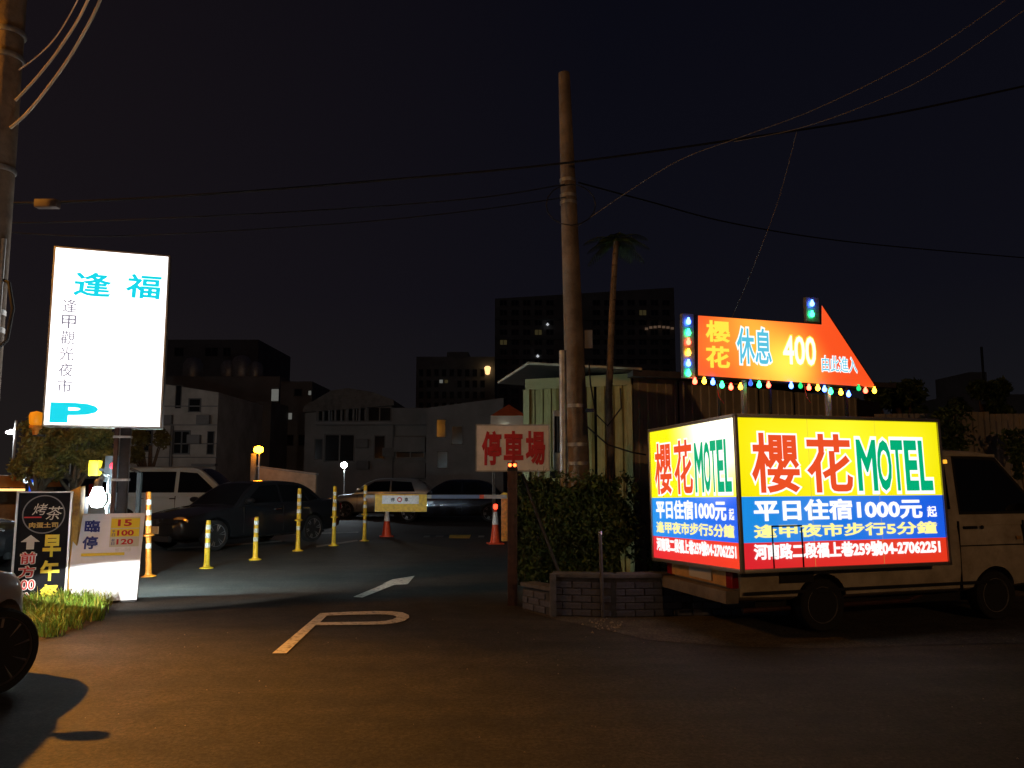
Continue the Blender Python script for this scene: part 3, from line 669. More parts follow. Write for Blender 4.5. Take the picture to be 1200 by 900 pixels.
for px in (850, 910, 1000):
    x, z = aloc(px, 446)
    MB().box(x - 0.012, x + 0.012, 0.11, 0.14, zb_, z + 0.02).build('support_leg', M_black, arrow)

# coloured bulbs
BC = dict(r=(1.0, 0.06, 0.03), y=(1.0, 0.42, 0.02), b=(0.06, 0.16, 1.0), g=(0.02, 0.85, 0.22))
GB = {k: glow('bulb_' + k, c, 14.0) for k, c in BC.items()}
GD = {k: glow('bulb_dim_' + k, c, 1.2) for k, c in BC.items()}
bulb_me = {}
def bulb(parent, p, k, dim=False, r=0.021):
    key = (k, dim, r)
    if key not in bulb_me:
        me = MB().lathe([(0.0, -r*1.25), (r*0.7, -r*0.95), (r, -r*0.2), (r*0.9, r*0.5), (r*0.5, r*1.1), (r*0.45, r*1.8), (0.0, r*1.8)], 12).mesh('bulb'); me.materials.append((GD if dim else GB)[k]); bulb_me[key] = me
    o = obj('bulb', bulb_me[key], None, parent, 50); o.location = p; return o
M_ledboard = mat('led_strip_board', (0.30, 0.33, 0.38), 0.35, 0.3, var=0.2, scale=30)
strip = thing('bulb_strip', 'upright strip of six coloured bulbs at the left end of the arrow sign', 'light strip', van_plane(807, 443, AV), VA)
SO = van_plane(807, 443, AV)
a0 = van_plane(801, 443, AV) - SO; a1 = van_plane(813, 368, AV) - SO
MB().box(a0.dot(VU), a1.dot(VU), 0.0, 0.05, 0.0, a1.z).build('backing_board', M_ledboard, strip, bevel=0.006)
for py, k in ((377.5, 'b'), (390.5, 'g'), (401.5, 'r'), (414, 'y'), (426.5, 'b'), (438, 'g')):
    p = van_plane(805.5, py, AV) - SO; bulb(strip, (p.dot(VU), -0.025, p.z), k, r=0.024)
TO = van_plane(952, 376.5, AV)
strip2 = thing('bulb_strip', 'short strip with a blue and a green bulb standing on the arrow sign', 'light strip', TO, VA)
a0 = van_plane(945.5, 376.5, AV) - TO; a1 = van_plane(959.5, 349, AV) - TO
MB().box(a0.dot(VU), a1.dot(VU), 0.0, 0.05, -0.01, a1.z).build('backing_board', M_ledboard, strip2, bevel=0.006)
for py, k in ((356.5, 'b'), (369, 'g')):
    p = van_plane(950, py, AV) - TO; bulb(strip2, (p.dot(VU), -0.025, p.z), k, r=0.024)
string = thing('bulb_string', 'string of small coloured bulbs sagging under the arrow sign', 'light string', AO, VA)
raw = [(272,441,'r'),(313,440,'y'),(351,444,'b'),(391,457,'g'),(430,466,'r'),(472,465,'y'),(516,449,'b'),(554,456,'g'),(595,457,'r'),(694,460,'b'),(735,460,'g'),(772,468,'r'),(811,470,'y'),(840,475,'b'),(868,485,'g'),(912,489,'y'),(946,497,'b'),(990,470,'g'),(1020,481,'r'),(1059,481,'y')]
wpts = []
for i, (x, y, k) in enumerate(raw):
    px, py = 740 + x / 3.75, 330 + y / 3.75
    a = aloc(px, py); bulb(string, (a[0], -0.03, a[1]), k, dim=(i in (6, 10, 17)), r=0.024)
    wpts.append((a[0], -0.03, a[1] + 0.035))
MB().tube([(wpts[0][0] - 0.05, -0.03, wpts[0][2] + 0.02)] + wpts + [(wpts[-1][0] + 0.03, 0, wpts[-1][2] + 0.04)], 0.005, 5).build('cord', mat('green_cord', (0.01, 0.03, 0.015), 0.6), string)
for px in (838, 940):
    a = aloc(px, 450); MB().tube([(a[0], -0.03, a[1]), (a[0] + 0.03, -0.02, a[1] - 0.14), (a[0] + 0.1, 0, a[1] - 0.2)], 0.005, 5).build('loose_cord', M_ored, string)
# ================================================================== LEFT: SIGNS
SA = R(19.3); SU = Vector((math.cos(SA), math.sin(SA), 0)); SN = Vector((math.sin(SA), -math.cos(SA), 0))
SL = pt(56, 394, 9.9)                      # left edge of the parking light box
def on_sign(px, py):
    c = Vector((0, 0, CAMH)); d = ray(px, py); return c + d * ((SL - c).dot(SN) / d.dot(SN))
def sloc(px, py):
    p = on_sign(px, py) - SL; return (p.dot(SU), p.z + SL.z)
sw = sloc(194.5, 400)[0]; sz1 = (sloc(62, 288)[1] + sloc(199, 299)[1]) / 2; sz0 = (sloc(50, 500)[1] + sloc(190, 502)[1]) / 2
ps = thing('parking_light_box', 'tall glaring white parking light box with cyan P on a dark post', 'light box', (SL.x, SL.y, 0), SA)
G_panel = glow('parking_panel_white', (1.0, 0.985, 0.97), L_SIGN)
MB().box(0, sw, 0.0, 0.28, sz0, sz1).build('casing', M_alu, ps, bevel=0.008)
pf = MB().box(0.025, sw - 0.025, -0.008, -0.002, sz0 + 0.025, sz1 - 0.025).build('lit_face', G_panel, ps)
MB().box(0.025, sw - 0.025, 0.282, 0.288, sz0 + 0.025, sz1 - 0.025).build('assumed_rear_lit_face', glow('parking_panel_rear', (0.82, 0.97, 1.0), 4.8), ps)  # unseen rear glow, assumed and set brighter to light the parked cars
sh = sz1 - sz0
def sr(u0, u1, v0, v1): return (u0*sw, u1*sw, sz1 - v1*sh, sz1 - v0*sh)
G_scy = glow('lit_cyan_print', (0.0, 0.60, 0.76), 1.05); G_sdk = glow('lit_dark_print', (0.22, 0.22, 0.30), 0.9)
lettering(pf, '逢', sr(.18, .50, .135, .275), -0.008, G_scy, 0.025, slant=0.05)
lettering(pf, '福', sr(.62, .925, .125, .265), -0.008, G_scy, 0.025, slant=0.05)
for i, ch in enumerate('逢甲觀光夜市'):
    lettering(pf, ch, sr(.105, .225, .295 + i*.089, .295 + i*.089 + .076), -0.008, G_sdk, 0.008)
lettering(pf, 'P', sr(.06, .455, .868, .978), -0.008, G_scy, 0.05)
MB().box(.49*sw, .497*sw, -0.012, -0.010, sz1 - .978*sh, sz1 - .905*sh).build('printed_stroke', G_sdk, pf)
pxl = sloc(141, 600)[0]
MB().box(pxl - 0.06, pxl + 0.06, 0.08, 0.20, 0, sz0).build('post', M_black, ps, bevel=0.006)
MB().box(pxl - 0.14, pxl + 0.14, 0.0, 0.28, 0, 0.02).build('base_plate', M_steel, ps)
MB().box(pxl - 0.13, pxl - 0.075, 0.06, 0.12, 0, sz0).build('conduit', M_rust, ps, bevel=0.01)
for zc in (0.9, 1.5, 2.05):
    MB().box(pxl - 0.14, pxl + 0.07, 0.05, 0.21, zc, zc + 0.03).build('clamp', M_steel, ps)
# amber beacon on a short arm at the left of the light box
bc = thing('beacon_light', 'small amber beacon at the lower left corner of the parking light box', 'beacon', (SL.x, SL.y, 0), SA)
bx, bz = sloc(40, 496)
MB().lathe([(0.055, 0.0), (0.075, 0.02), (0.085, 0.12), (0.07, 0.16), (0.0, 0.18)], 18, Matrix.Translation((bx, 0.1, bz - 0.02))).build('dome', glow('amber_dome', (1.0, 0.33, 0.01), 0.55), bc, 40)
MB().lathe([(0.03, -0.12), (0.04, -0.06), (0.075, -0.03), (0.075, 0.0)], 16, Matrix.Translation((bx, 0.1, bz - 0.02))).build('base', M_orange, bc, 40)
MB().box(bx - 0.02, 0.03, 0.085, 0.115, bz - 0.16, bz - 0.13).build('arm', M_black, bc)

# price board with lamp
PB = gnd(122, 707)
pb = thing('price_board', 'silver metal price board showing 臨停 and yellow price labels', 'sign board', (PB.x, PB.y, 0), R(21))
W2 = 0.385; pbh = 1.09
prof = [(-0.02, 0.03), (-0.05, 0.50), (0.10, pbh)]
M_sheet = mat('painted_sheet', (0.76, 0.77, 0.80), 0.5, 0.0, var=0.05, scale=5)
fs = MB()
fs.loft([[(-W2*1.0, prof[0][0], prof[0][1]), (W2*0.95, prof[0][0], prof[0][1])], [(-W2*1.02, prof[1][0], prof[1][1]), (W2*1.0, prof[1][0], prof[1][1])], [(-W2*0.98, prof[2][0], prof[2][1]), (W2*1.05, prof[2][0], prof[2][1])]], close=False, caps=False)
fsm = fs.build('front_sheet', M_sheet, pb, fix=False)
md = fsm.modifiers.new('t', 'SOLIDIFY'); md.thickness = 0.012; md.offset = 1
pcab = MB().prism([(0.02, 0.0), (0.02, 0.5), (0.16, pbh - 0.01), (0.34, pbh - 0.02), (0.34, 0.0)], -W2*0.93, W2*0.93).build('cabinet', M_black, pb)
pcab.data.transform(Matrix(((0,1,0,0),(1,0,0,0),(0,0,1,0),(0,0,0,1))))
# printed upper half: a frame that lies in the tilted upper sheet
tiltA = math.atan2(prof[2][0] - prof[1][0], prof[2][1] - prof[1][1]); up = math.hypot(prof[2][0]-prof[1][0], prof[2][1]-prof[1][1])
pl = MB().box(0.02, W2*0.92, -0.004, 0.0, 0.19, up - 0.045).build('price_label', mat('pale_label', (0.60, 0.58, 0.45), 0.5), pb)
pl.location = (0, prof[1][0] - 0.014, prof[1][1]); pl.rotation_euler = (-tiltA, 0, 0)
M_lab = mat('yellow_label', (0.80, 0.62, 0.03), 0.5); M_bluep = mat('blue_print', (0.02, 0.035, 0.22), 0.5); M_redp = mat('red_print', (0.55, 0.02, 0.02), 0.5)
for z0_, z1_ in ((0.425, 0.545), (0.315, 0.412)):
    MB().box(0.025, W2*0.91, -0.007, -0.0045, z0_, z1_).build('yellow_strip', M_lab, pl)
lettering(pl, '15', (0.10, 0.26, 0.445, 0.53), -0.008, M_redp, 0.03)
lettering(pl, '100', (0.10, 0.29, 0.325, 0.395), -0.008, M_redp, 0.03)
lettering(pl, '120', (0.10, 0.29, 0.215, 0.285), -0.008, M_redp, 0.03)
for ch, za_ in (('平', 0.362), ('日', 0.32), ('假', 0.252), ('日', 0.21)):
    lettering(pl, ch, (0.042, 0.078, za_, za_ + 0.036), -0.008, M_bluep, 0.01)
lettering(pl, '臨', (-0.27, -0.10, 0.38, 0.53), 0.0, M_bluep, 0.03)
lettering(pl, '停', (-0.28, -0.11, 0.17, 0.33), 0.0, M_bluep, 0.03)
MB().box(-0.28, 0.20, -0.005, -0.001, 0.085, 0.12).build('yellow_stripe', M_lab, pl)
MB().box(0.09, 0.27, -0.005, -0.001, 0.125, 0.18).build('white_sticker', M_refl, pl)
# lamp standing on the board
LP_ = pt(114, 586, PB.y + 0.22)
lamp = thing('flood_lamp', 'glaring white lamp bulb on top of the silver price board', 'lamp', (LP_.x, LP_.y, 0), R(14))
MB().lathe([(0.0, -0.10), (0.06, -0.088), (0.10, -0.02), (0.10, 0.035), (0.075, 0.10), (0.058, 0.15), (0.058, 0.16), (0.0, 0.16)], 20, Matrix.Translation((0, 0, LP_.z))).build('bulb', glow('bulb_white', (0.90, 0.97, 1.0), 14.0), lamp, 50)
MB().lathe([(0.095, 0.0), (0.09, 0.02), (0.0, 0.03)], 20, Matrix.Translation((0.05, 0.10, LP_.z)) @ Vector((0.55, 0.82, -0.16)).to_track_quat('Z', 'Y').to_matrix().to_4x4()).build('added_light_disc', glow('added_disc_white', (0.70, 0.95, 1.0), L_ADDED_DISC), lamp, 40)  # unseen glowing disc added behind the bulb to light the lot
MB().lathe([(0.10, -0.05), (0.102, 0.0)], 20, Matrix.Translation((0.05, 0.10, LP_.z)) @ Vector((0.55, 0.82, -0.16)).to_track_quat('Z', 'Y').to_matrix().to_4x4()).build('added_disc_rim', M_steel, lamp, 40)  # rim around the added disc
MB().lathe([(0.045, 0.161), (0.05, 0.17), (0.05, 0.24), (0.025, 0.27), (0.0, 0.27)], 16, Matrix.Translation((0, 0, LP_.z))).build('socket', M_steel, lamp, 40)
MB().tube([(0, 0, LP_.z + 0.25), (0.03, 0.05, LP_.z + 0.33), (0.08, 0.14, LP_.z + 0.30), (0.08, 0.15, 0.0)], 0.014, 8).build('bracket', M_steel, lamp, 40)

# yellow ticket machine cabinet between the boards
TM = gnd(86, 700)
tm = thing('ticket_cabinet', 'worn yellow metal cabinet standing between the black signboard and the price board', 'cabinet', (pt(83.5, 640, 9.98).x, 9.98, 0), R(4))
M_tmy = mat('worn_yellow_metal', (0.62, 0.36, 0.06), 0.55, var=0.2, scale=6, dirt=(0.30, 0.17, 0.05))
MB().prism([(-0.085, 0), (0.085, 0), (0.085, 1.44), (-0.06, 1.37), (-0.085, 1.31)], -0.03, 0.10).build('cabinet', M_tmy, tm, bevel=0.01)
MB().box(0.02, 0.08, 0.105, 0.22, 0, 1.30).build('side_door', mat('grey_blue_metal', (0.16, 0.17, 0.19), 0.5, 0.3, var=0.2, scale=5), tm, bevel=0.01)
MB().box(-0.05, 0.05, -0.045, -0.032, 1.02, 1.12).build('slot_plate', M_tmy, tm, bevel=0.005)
fq = pt(161.5, 600, 12.3); fz = zat(161, 554, 0, 12.3)
fr2 = thing('dark_frame_post', 'thin dark metal post right behind the silver price board', 'post', (fq.x, 12.3, 0))
MB().box(-.03, .03, -.03, .03, 0, fz).build('post', M_dark, fr2); MB().tube([(0, 0, fz), (-0.19, 0.1, fz + .06)], .022, 8).build('top_bar', M_dark, fr2)
# small signal with a red lamp
RL = pt(131, 546, 11.0)
sg = thing('signal_light', 'small red signal light in a black housing beside the dark post', 'signal light', (RL.x, RL.y, 0), 0)
MB().box(-0.10, 0.08, 0.0, 0.14, RL.z - 0.22, RL.z + 0.14).build('housing', M_black, sg, bevel=0.01)
MB().lathe([(0.045, 0.0), (0.04, 0.02), (0.0, 0.03)], 14, Matrix.Translation((0.02, -0.002, RL.z)) @ Matrix.Rotation(math.pi/2, 4, 'X')).build('red_lens', glow('red_signal', (1.0, 0.02, 0.04), 1.6), sg, 40)
MB().lathe([(0.03, 0.0), (0.028, 0.02), (0.0, 0.025)], 14, Matrix.Translation((-0.04, -0.002, RL.z - 0.14)) @ Matrix.Rotation(math.pi/2, 4, 'X')).build('clear_lens', M_lens, sg, 40)
MB().box(-0.035, 0.035, 0.03, 0.10, 0, RL.z - 0.22).build('post', M_black, sg)
YB = pt(109, 548, 10.9)
MB().box(-0.33, -0.20, 0.02, 0.14, YB.z - 0.11, YB.z + 0.10).build('yellow_box', M_yel, sg, bevel=0.008)
MB().box(-0.21, -0.09, 0.05, 0.09, YB.z - 0.05, YB.z - 0.01).build('bracket', M_black, sg)

# black brunch board
BB = gnd(44, 712)
bw = pt(77, 640, BB.y + 0.12).x - pt(14, 640, BB.y).x
bb = thing('brunch_signboard', 'tall black signboard with round emblem and yellow 早午餐, grass at its foot', 'sign board', (pt(45.5, 640, BB.y).x, BB.y + 0.06, 0), R(18))
bhh = zat(45, 577, BB.x, BB.y)
M_bbk = mat('black_print', (0.008, 0.009, 0.012), 0.8, var=0.2, scale=6, spec=0.15)
MB().box(-bw/2, bw/2, 0, 0.03, 0.06, bhh).build('board', M_bbk, bb)
for q in ((-bw/2 - .012, -bw/2 + .012, 0.0, bhh + .012), (bw/2 - .012, bw/2 + .012, 0.0, bhh + .012)):
    MB().box(q[0], q[1], -0.012, 0.042, q[2], q[3]).build('frame_bar', M_alu, bb)
MB().box(-bw/2, bw/2, -0.010, 0.040, bhh - .006, bhh + .010).build('frame_bar', M_alu, bb)
for s in (-1, 1):
    MB().tube([(s*bw*0.45, 0.05, bhh*0.85), (s*bw*0.45, 0.62, 0.0)], 0.014, 8).build('stay', M_steel, bb)
M_off = mat('off_white_print', (0.55, 0.52, 0.44), 0.5); M_gold = mat('gold_print', (0.50, 0.33, 0.06), 0.5); M_byel = mat('yellow_print', (0.80, 0.66, 0.02), 0.5); M_bwht = mat('white_print', (0.78, 0.78, 0.76), 0.5)
M_grp = mat('grey_print', (0.16, 0.16, 0.16), 0.5)
def bp_(u, v): return (-bw/2 + u*bw, bhh*(1 - v))
rc_ = bw*0.40; cx_, cz_ = bp_(0.50, 0.195)
rg = MB(); n = 40
rg.loft([[(cx_ + rr*math.cos(2*math.pi*k/n), -0.003, cz_ + rr*math.sin(2*math.pi*k/n)) for k in range(n)] for rr in (rc_, rc_*0.94)], caps=False); rg.build('emblem_ring', M_grp, bb, fix=False)
def br(u0, u1, v0, v1): a = bp_(u0, v1); b_ = bp_(u1, v0); return (a[0], b_[0], a[1], b_[1])
lettering(bb, '烤', br(.28, .52, .10, .20), 0, M_off, 0.0, slant=0.25)
lettering(bb, '茶', br(.52, .80, .125, .245), 0, M_off, 0.0, slant=0.25)
lettering(bb, '肉蛋土司', br(.24, .78, .265, .315), 0, M_gold, 0.03)
MB().box(*(lambda r_: (r_[0], r_[1], -0.004, -0.002, r_[2], r_[3]))(br(.14, .46, .215, .226))).build('emblem_line', M_redp, bb)
a_ = lambda u, v: bp_(u, v)
MB().prism([a_(.22, .50), a_(.36, .50), a_(.36, .435), a_(.46, .435), a_(.29, .375), a_(.11, .435), a_(.22, .435)], -0.005, -0.002).build('printed_arrow', M_off, bb)
lettering(bb, '早', br(.52, .86, .375, .57), 0, M_byel, 0.04)
lettering(bb, '午', br(.50, .86, .60, .78), 0, M_byel, 0.04)
lettering(bb, '餐', br(.52, .88, .81, .98), 0, M_byel, 0.03)
lettering(bb, '前', br(.13, .41, .525, .625), 0, M_redp, 0.02, 0.05, M_bwht)
lettering(bb, '方', br(.11, .41, .645, .745), 0, M_redp, 0.02, 0.05, M_bwht)
lettering(bb, '100', br(.08, .42, .765, .85), 0, M_redp, 0.01, 0.05, M_bwht)
lettering(bb, '公', br(.14, .36, .875, .96), 0, M_redp, 0.01, 0.05, M_bwht)
# short orange stake in front
stk = gnd(69, 706); tag(MB().box(stk.x - 0.05, stk.x + 0.05, stk.y - 0.09, stk.y - 0.05, 0, 0.40).build('marker_stake', mat('pink_orange_paint', (0.55, 0.20, 0.14), 0.6, var=0.2, scale=10), None, bevel=0.004), 'short salmon coloured stake in front of the black signboard', 'stake')

# grass at the foot of the boards
rg_ = random.Random(11)
M_gr = mat('grass_blade', (0.14, 0.24, 0.02), 0.6, var=0.4, scale=5); M_gr2 = mat('grass_blade_dry', (0.28, 0.25, 0.03), 0.6, var=0.3, scale=5)
gv, gf, gi = [], [], []
gpix = [(22, 706), (80, 703), (126, 712), (122, 722), (100, 735), (70, 744), (42, 752), (30, 735)]
gp = [gnd(*p) for p in gpix]
def inside(x, y, P):
    c = False; j = len(P) - 1
    for i in range(len(P)):
        if (P[i].y > y) != (P[j].y > y) and x < (P[j].x - P[i].x) * (y - P[i].y) / (P[j].y - P[i].y) + P[i].x: c = not c
        j = i
    return c
x0, x1 = min(p.x for p in gp), max(p.x for p in gp); y0, y1 = min(p.y for p in gp), max(p.y for p in gp)
tufts = []
while len(tufts) < 150:
    x, y = rg_.uniform(x0, x1), rg_.uniform(y0, y1)
    if inside(x, y, gp): tufts.append((x, y))
for (tx, ty) in tufts:
    hh = rg_.uniform(0.10, 0.26)
    for k in range(26):
        a = rg_.uniform(0, 6.283); x, y = tx + rg_.gauss(0, .035), ty + rg_.gauss(0, .035); h = hh * rg_.uniform(.5, 1.2); ln = h * rg_.uniform(.2, .9); wd = rg_.uniform(.003, .007)
        dx, dy = math.cos(a), math.sin(a); px_, py_ = -dy * wd, dx * wd; o = len(gv)
        gv += [(x - px_, y - py_, 0), (x + px_, y + py_, 0), (x + dx*ln*.4 + px_*.8, y + dy*ln*.4 + py_*.8, h*.65), (x + dx*ln*.4 - px_*.8, y + dy*ln*.4 - py_*.8, h*.65), (x + dx*ln, y + dy*ln, h*.92)]
        gf += [(o, o+1, o+2, o+3), (o+3, o+2, o+4)]; q = 1 if rg_.random() < .3 else 0; gi += [q, q]
gme = bpy.data.meshes.new('grass'); gme.from_pydata(gv, [], gf); gme.materials.append(M_gr); gme.materials.append(M_gr2)
for p, i in zip(gme.polygons, gi): p.material_index = i
tag(obj('grass', gme), 'weedy green grass clump at the foot of the signboards', 'grass', kind='stuff')
tag(MB().add([(p.x, p.y, 0.006) for p in gp], [tuple(range(len(gp)))]).build('soil', mat('soil', (0.06, 0.045, 0.03), 0.95, var=0.4, scale=12, bump=0.6)), kind='structure')

# ================================================================== LEFT UTILITY POLE + ASSUMED STREET LAMP
LPp = Vector((-5.86, 8.75, 0))
lp = thing('utility_pole', 'thick utility pole lit orange along the left edge', 'pole', LPp)
MB().tube([(0, 0, 0), (0, 0, 4), (0.0, 0, 9.2)], [0.185, 0.165, 0.135], 20).build('shaft', M_pole, lp, 40)
for zc in (3.15, 3.35, 5.0, 6.35, 6.65):
    MB().lathe([(0.172, zc), (0.176, zc + .01), (0.176, zc + .05), (0.172, zc + .06)], 20).build('steel_band', M_steel, lp, 30)
MB().tube([(0.16, -0.05, 2.95), (0.3, -0.1, 3.05), (0.34, -0.1, 3.4), (0.26, -0.08, 3.7), (0.14, -0.05, 3.75)], 0.02, 8).build('cable_loop', M_wire, lp, 40)
MB().tube([(0.17, -0.08, 0), (0.17, -0.08, 4.2)], 0.025, 8).build('conduit', M_steel, lp, 40)
sl = thing('assumed_street_lamp', 'assumed sodium street lamp on a long arm from the left utility pole', 'street lamp', LPp)  # lamp out of view, assumed as the source of the orange ground light
LH = Vector((-2.6, -1.35, 6.75))
MB().tube([(-0.10, 0, 6.2), (-0.9, -0.47, 6.7), LH], 0.035, 10).build('arm', M_steel, sl, 40)
MB().lathe([(0.0, -0.30), (0.09, -0.27), (0.13, 0.0), (0.10, 0.25), (0.05, 0.34), (0.0, 0.34)], 16, Matrix.Translation(LH + Vector((-0.2, -0.06, 0.06))) @ Matrix.Rotation(R(105), 4, 'Z') @ Matrix.Rotation(math.pi/2, 4, 'X') @ Matrix.Scale(0.6, 4, (0,1,0))).build('lamp_head', M_steel, sl, 40)
MB().lathe([(0.0, -0.11), (0.06, -0.09), (0.10, -0.03), (0.10, 0.0), (0.0, 0.0)], 16, Matrix.Translation(LH + Vector((-0.25, -0.07, -0.10)))).build('lens', glow('sodium_lens', (1.0, 0.38, 0.04), 2800), sl, 40)
sd = bpy.data.lights.new('assumed_sodium_light', 'SPOT'); sd.energy = SODIUM_W; sd.color = (1.0, 0.38, 0.03); sd.spot_size = R(57); sd.spot_blend = 1.0; sd.shadow_soft_size = 0.09
so = bpy.data.objects.new('assumed_sodium_light', sd); COL.objects.link(so); so.parent = sl; so.location = LH + Vector((-0.25, -0.07, -0.26)); so.rotation_euler = Vector((4.0, -2.0, -6.5)).to_track_quat('-Z', 'Y').to_euler()

s2 = copy_tree(sl, 'assumed sodium street lamp added unseen behind the viewer', (6.0, -16.0, 0), R(180))  # assumed lamp, added out of view to light the van side and ground
s2['group'] = sl['group'] = 'assumed sodium street lamps'
MB().tube([(0, 0, 0), (0, 0, 6.4)], [0.10, 0.07], 12).build('pole', M_steel, s2, 40)
for ch in s2.children:
    if ch.type == 'LIGHT':
        ch.data = ch.data.copy(); ch.data.energy = ADDED_SODIUM_W; ch.data.color = (1.0, 0.62, 0.33); ch.data.spot_size = R(90); ch.rotation_euler = Vector((2.0, -24.0, -6.0)).to_track_quat('-Z', 'Y').to_euler()

# ================================================================== MIDDLE: BOLLARDS, CONES, BARRIER
def bollard(name, label, base, h, tall, lean=None, M_yel=M_yel):
    r = thing(name, label, 'bollard', base, 0, 'yellow bollards along the driveway')
    def seg(z0, h_, bands, flange):
        if flange: MB().lathe([(0.0, z0), (0.115, z0), (0.115, z0 + .012), (0.06, z0 + .03), (0.05, z0 + .06), (0.0, z0 + .06)], 22).build('base', M_yel, r, 40)
        MB().lathe([(0.048, z0 + .03), (0.046, z0 + .1), (0.040, z0 + h_ - .02), (0.032, z0 + h_), (0.0, z0 + h_)], 20).build('post', M_yel, r, 40)
        for f in bands:
            zc = z0 + f * h_; rr = 0.048 - 0.008 * f + 0.002
            MB().lathe([(rr, zc - .04), (rr, zc + .04)], 20).build('reflective_band', M_refl, r, 40)
    if tall:
        seg(0, 0.66, (0.72,), True); seg(0.64, h - 0.64, (0.28, 0.52, 0.76), False)
        MB().lathe([(0.05, 0.62), (0.085, 0.63), (0.085, 0.65), (0.05, 0.665)], 20).build('collar', M_yel, r, 40)
    else: seg(0, h, (0.48, 0.68, 0.86), True)
    if lean: r.rotation_euler = lean
    return r
bollard('bollard', 'short yellow bollard nearest the driveway edge, left of the other short one', gnd(242, 666), 0.81, False)
bollard('bollard', 'short yellow bollard, right one of the two short ones', gnd(299, 656), 0.80, False)
bollard('bollard', 'tall yellow bollard beside the rear wheel of the dark saloon', gnd(349, 645.5), 1.31, True)
bollard('bollard', 'tall yellow bollard, middle of the three tall ones in the row', gnd(391, 639.5), 1.34, True)
bollard('bollard', 'tall yellow bollard farthest back, next to the barrier board', gnd(427, 634), 1.35, True)
bollard('bollard', 'leaning tall orange bollard right of the silver price board', gnd(174, 676), 1.32, True, (R(-1), R(-3.5), 0), M_orange)
def cone(label, base, h, lamp_on):
    r = thing('traffic_cone', label, 'traffic cone', base, R(12), 'orange traffic cones at the barrier')
    MB().box(-.18, .18, -.18, .18, 0, .03).build('base', M_ored, r, bevel=0.01)
    MB().lathe([(0.135, 0.03), (0.12, 0.06), (0.085, h*0.42), (0.084, h*0.42), (0.035, h), (0.0, h)], 24).build('body', M_ored, r, 40)
    ra = lambda z: 0.12 + (0.035 - 0.12) * (z - .06) / (h - .06) + 0.004
    MB().lathe([(ra(h*.56), h*.56), (ra(h*.93), h*.93)], 24).build('reflective_sleeve', M_refl, r, 40)
    if lamp_on:
        MB().lathe([(0.03, h), (0.05, h + .02), (0.055, h + .09), (0.03, h + .12), (0.0, h + .12)], 16).build('warning_lamp', glow('red_warning', (1.0, 0.05, 0.02), 4.0), r, 40)
    return r
cone('orange traffic cone under the yellow barrier board', gnd(453, 629), 0.72, False)
cone('orange and white traffic cone topped with a red warning lamp', gnd(580.5, 637.5), 0.80, True)
G0 = gnd(596, 634)
bar = thing('boom_barrier', 'boom barrier with yellow cabinet and a yellow board hung on its arm', 'barrier', (G0.x, G0.y, 0.004))
MB().box(-0.18, 0.16, -0.16, 0.16, 0, 1.02).build('cabinet', M_orange, bar, bevel=0.02)
MB().prism([(-0.20, 1.02), (0.18, 1.02), (0.18, 1.10), (-0.12, 1.18), (-0.20, 1.12)], -0.18, 0.18).build('cabinet_cap', M_yel, bar, bevel=0.01)
az = zat(520, 582, 0, G0.y) ; x_ = lambda px: (px - 600) / FPX * G0.y * 1.006 - G0.x
M_armw = mat('grey_white_arm', (0.36, 0.34, 0.32), 0.5, var=0.15, scale=8)
M_abl = mat('blue_grey_sleeve', (0.10, 0.13, 0.24), 0.4)
for a, b_, mm in ((433, 508, M_armw), (508, 563, M_abl), (563, 568, M_ored), (568, 594, M_armw)):
    MB().box(x_(a), x_(b_), -0.215, -0.165, az - 0.045, az + 0.045).build('arm', mm, bar)
sb = MB().box(x_(444), x_(503), -0.245, -0.22, az - 0.36, az + 0.06).build('hanging_board', M_yel, bar)
MB().box(x_(452), x_(494), -0.252, -0.247, az - 0.17, az + 0.03).build('white_plate', M_refl, sb)
lettering(sb, '停', (x_(462), x_(466.5), az - 0.12, az - 0.02), -0.253, M_bbk, 0.02); lettering(sb, '車', (x_(477.5), x_(482), az - 0.12, az - 0.02), -0.253, M_bbk, 0.02)
rb = MB(); rb.loft([[(x_(472) + rr*math.cos(2*math.pi*k/20), -0.2535, az - 0.07 + rr*math.sin(2*math.pi*k/20)) for k in range(20)] for rr in (0.06, 0.035)], caps=False); rb.build('red_ring', M_redp, sb, fix=False)

# red-brown post with red lamp, and leaning brace
PP = gnd(600.5, 709)
rp = thing('sign_post', 'red-brown square steel post with glowing red lamps on top', 'post', PP)
ph = zat(600, 549, PP.x, PP.y)
MB().box(-0.06, 0.06, -0.06, 0.06, 0, ph - 0.03).build('post', M_rust, rp, bevel=0.008)
MB().box(-0.065, 0.065, -0.065, 0.065, ph - 0.03, ph).build('cap', M_black, rp)
G_rl = glow('red_led', (1.0, 0.09, 0.02), 9.0)
MB().box(-0.06, 0.06, -0.10, -0.03, ph, ph + 0.075).build('lamp_housing', M_black, rp, bevel=0.006)
for dx in (-0.03, 0.03):
    MB().lathe([(0.022, 0.0), (0.018, 0.012), (0.0, 0.018)], 12, Matrix.Translation((dx, -0.10, ph + 0.04)) @ Matrix.Rotation(math.pi/2, 4, 'X')).build('red_lens', G_rl, rp, 40)
MB().box(-0.02, 0.02, -0.072, -0.062, 0.5, ph - 0.1).build('edge_strip', M_rust, rp)
b0 = pt(612, 556, PP.y + 0.05); b1 = gnd(672, 716)
tag(MB().tube([b0, b1], 0.022, 10).build('leaning_brace', M_black, None, 40), 'dark pole leaning from the red-brown post down to the brick wall', 'pole')

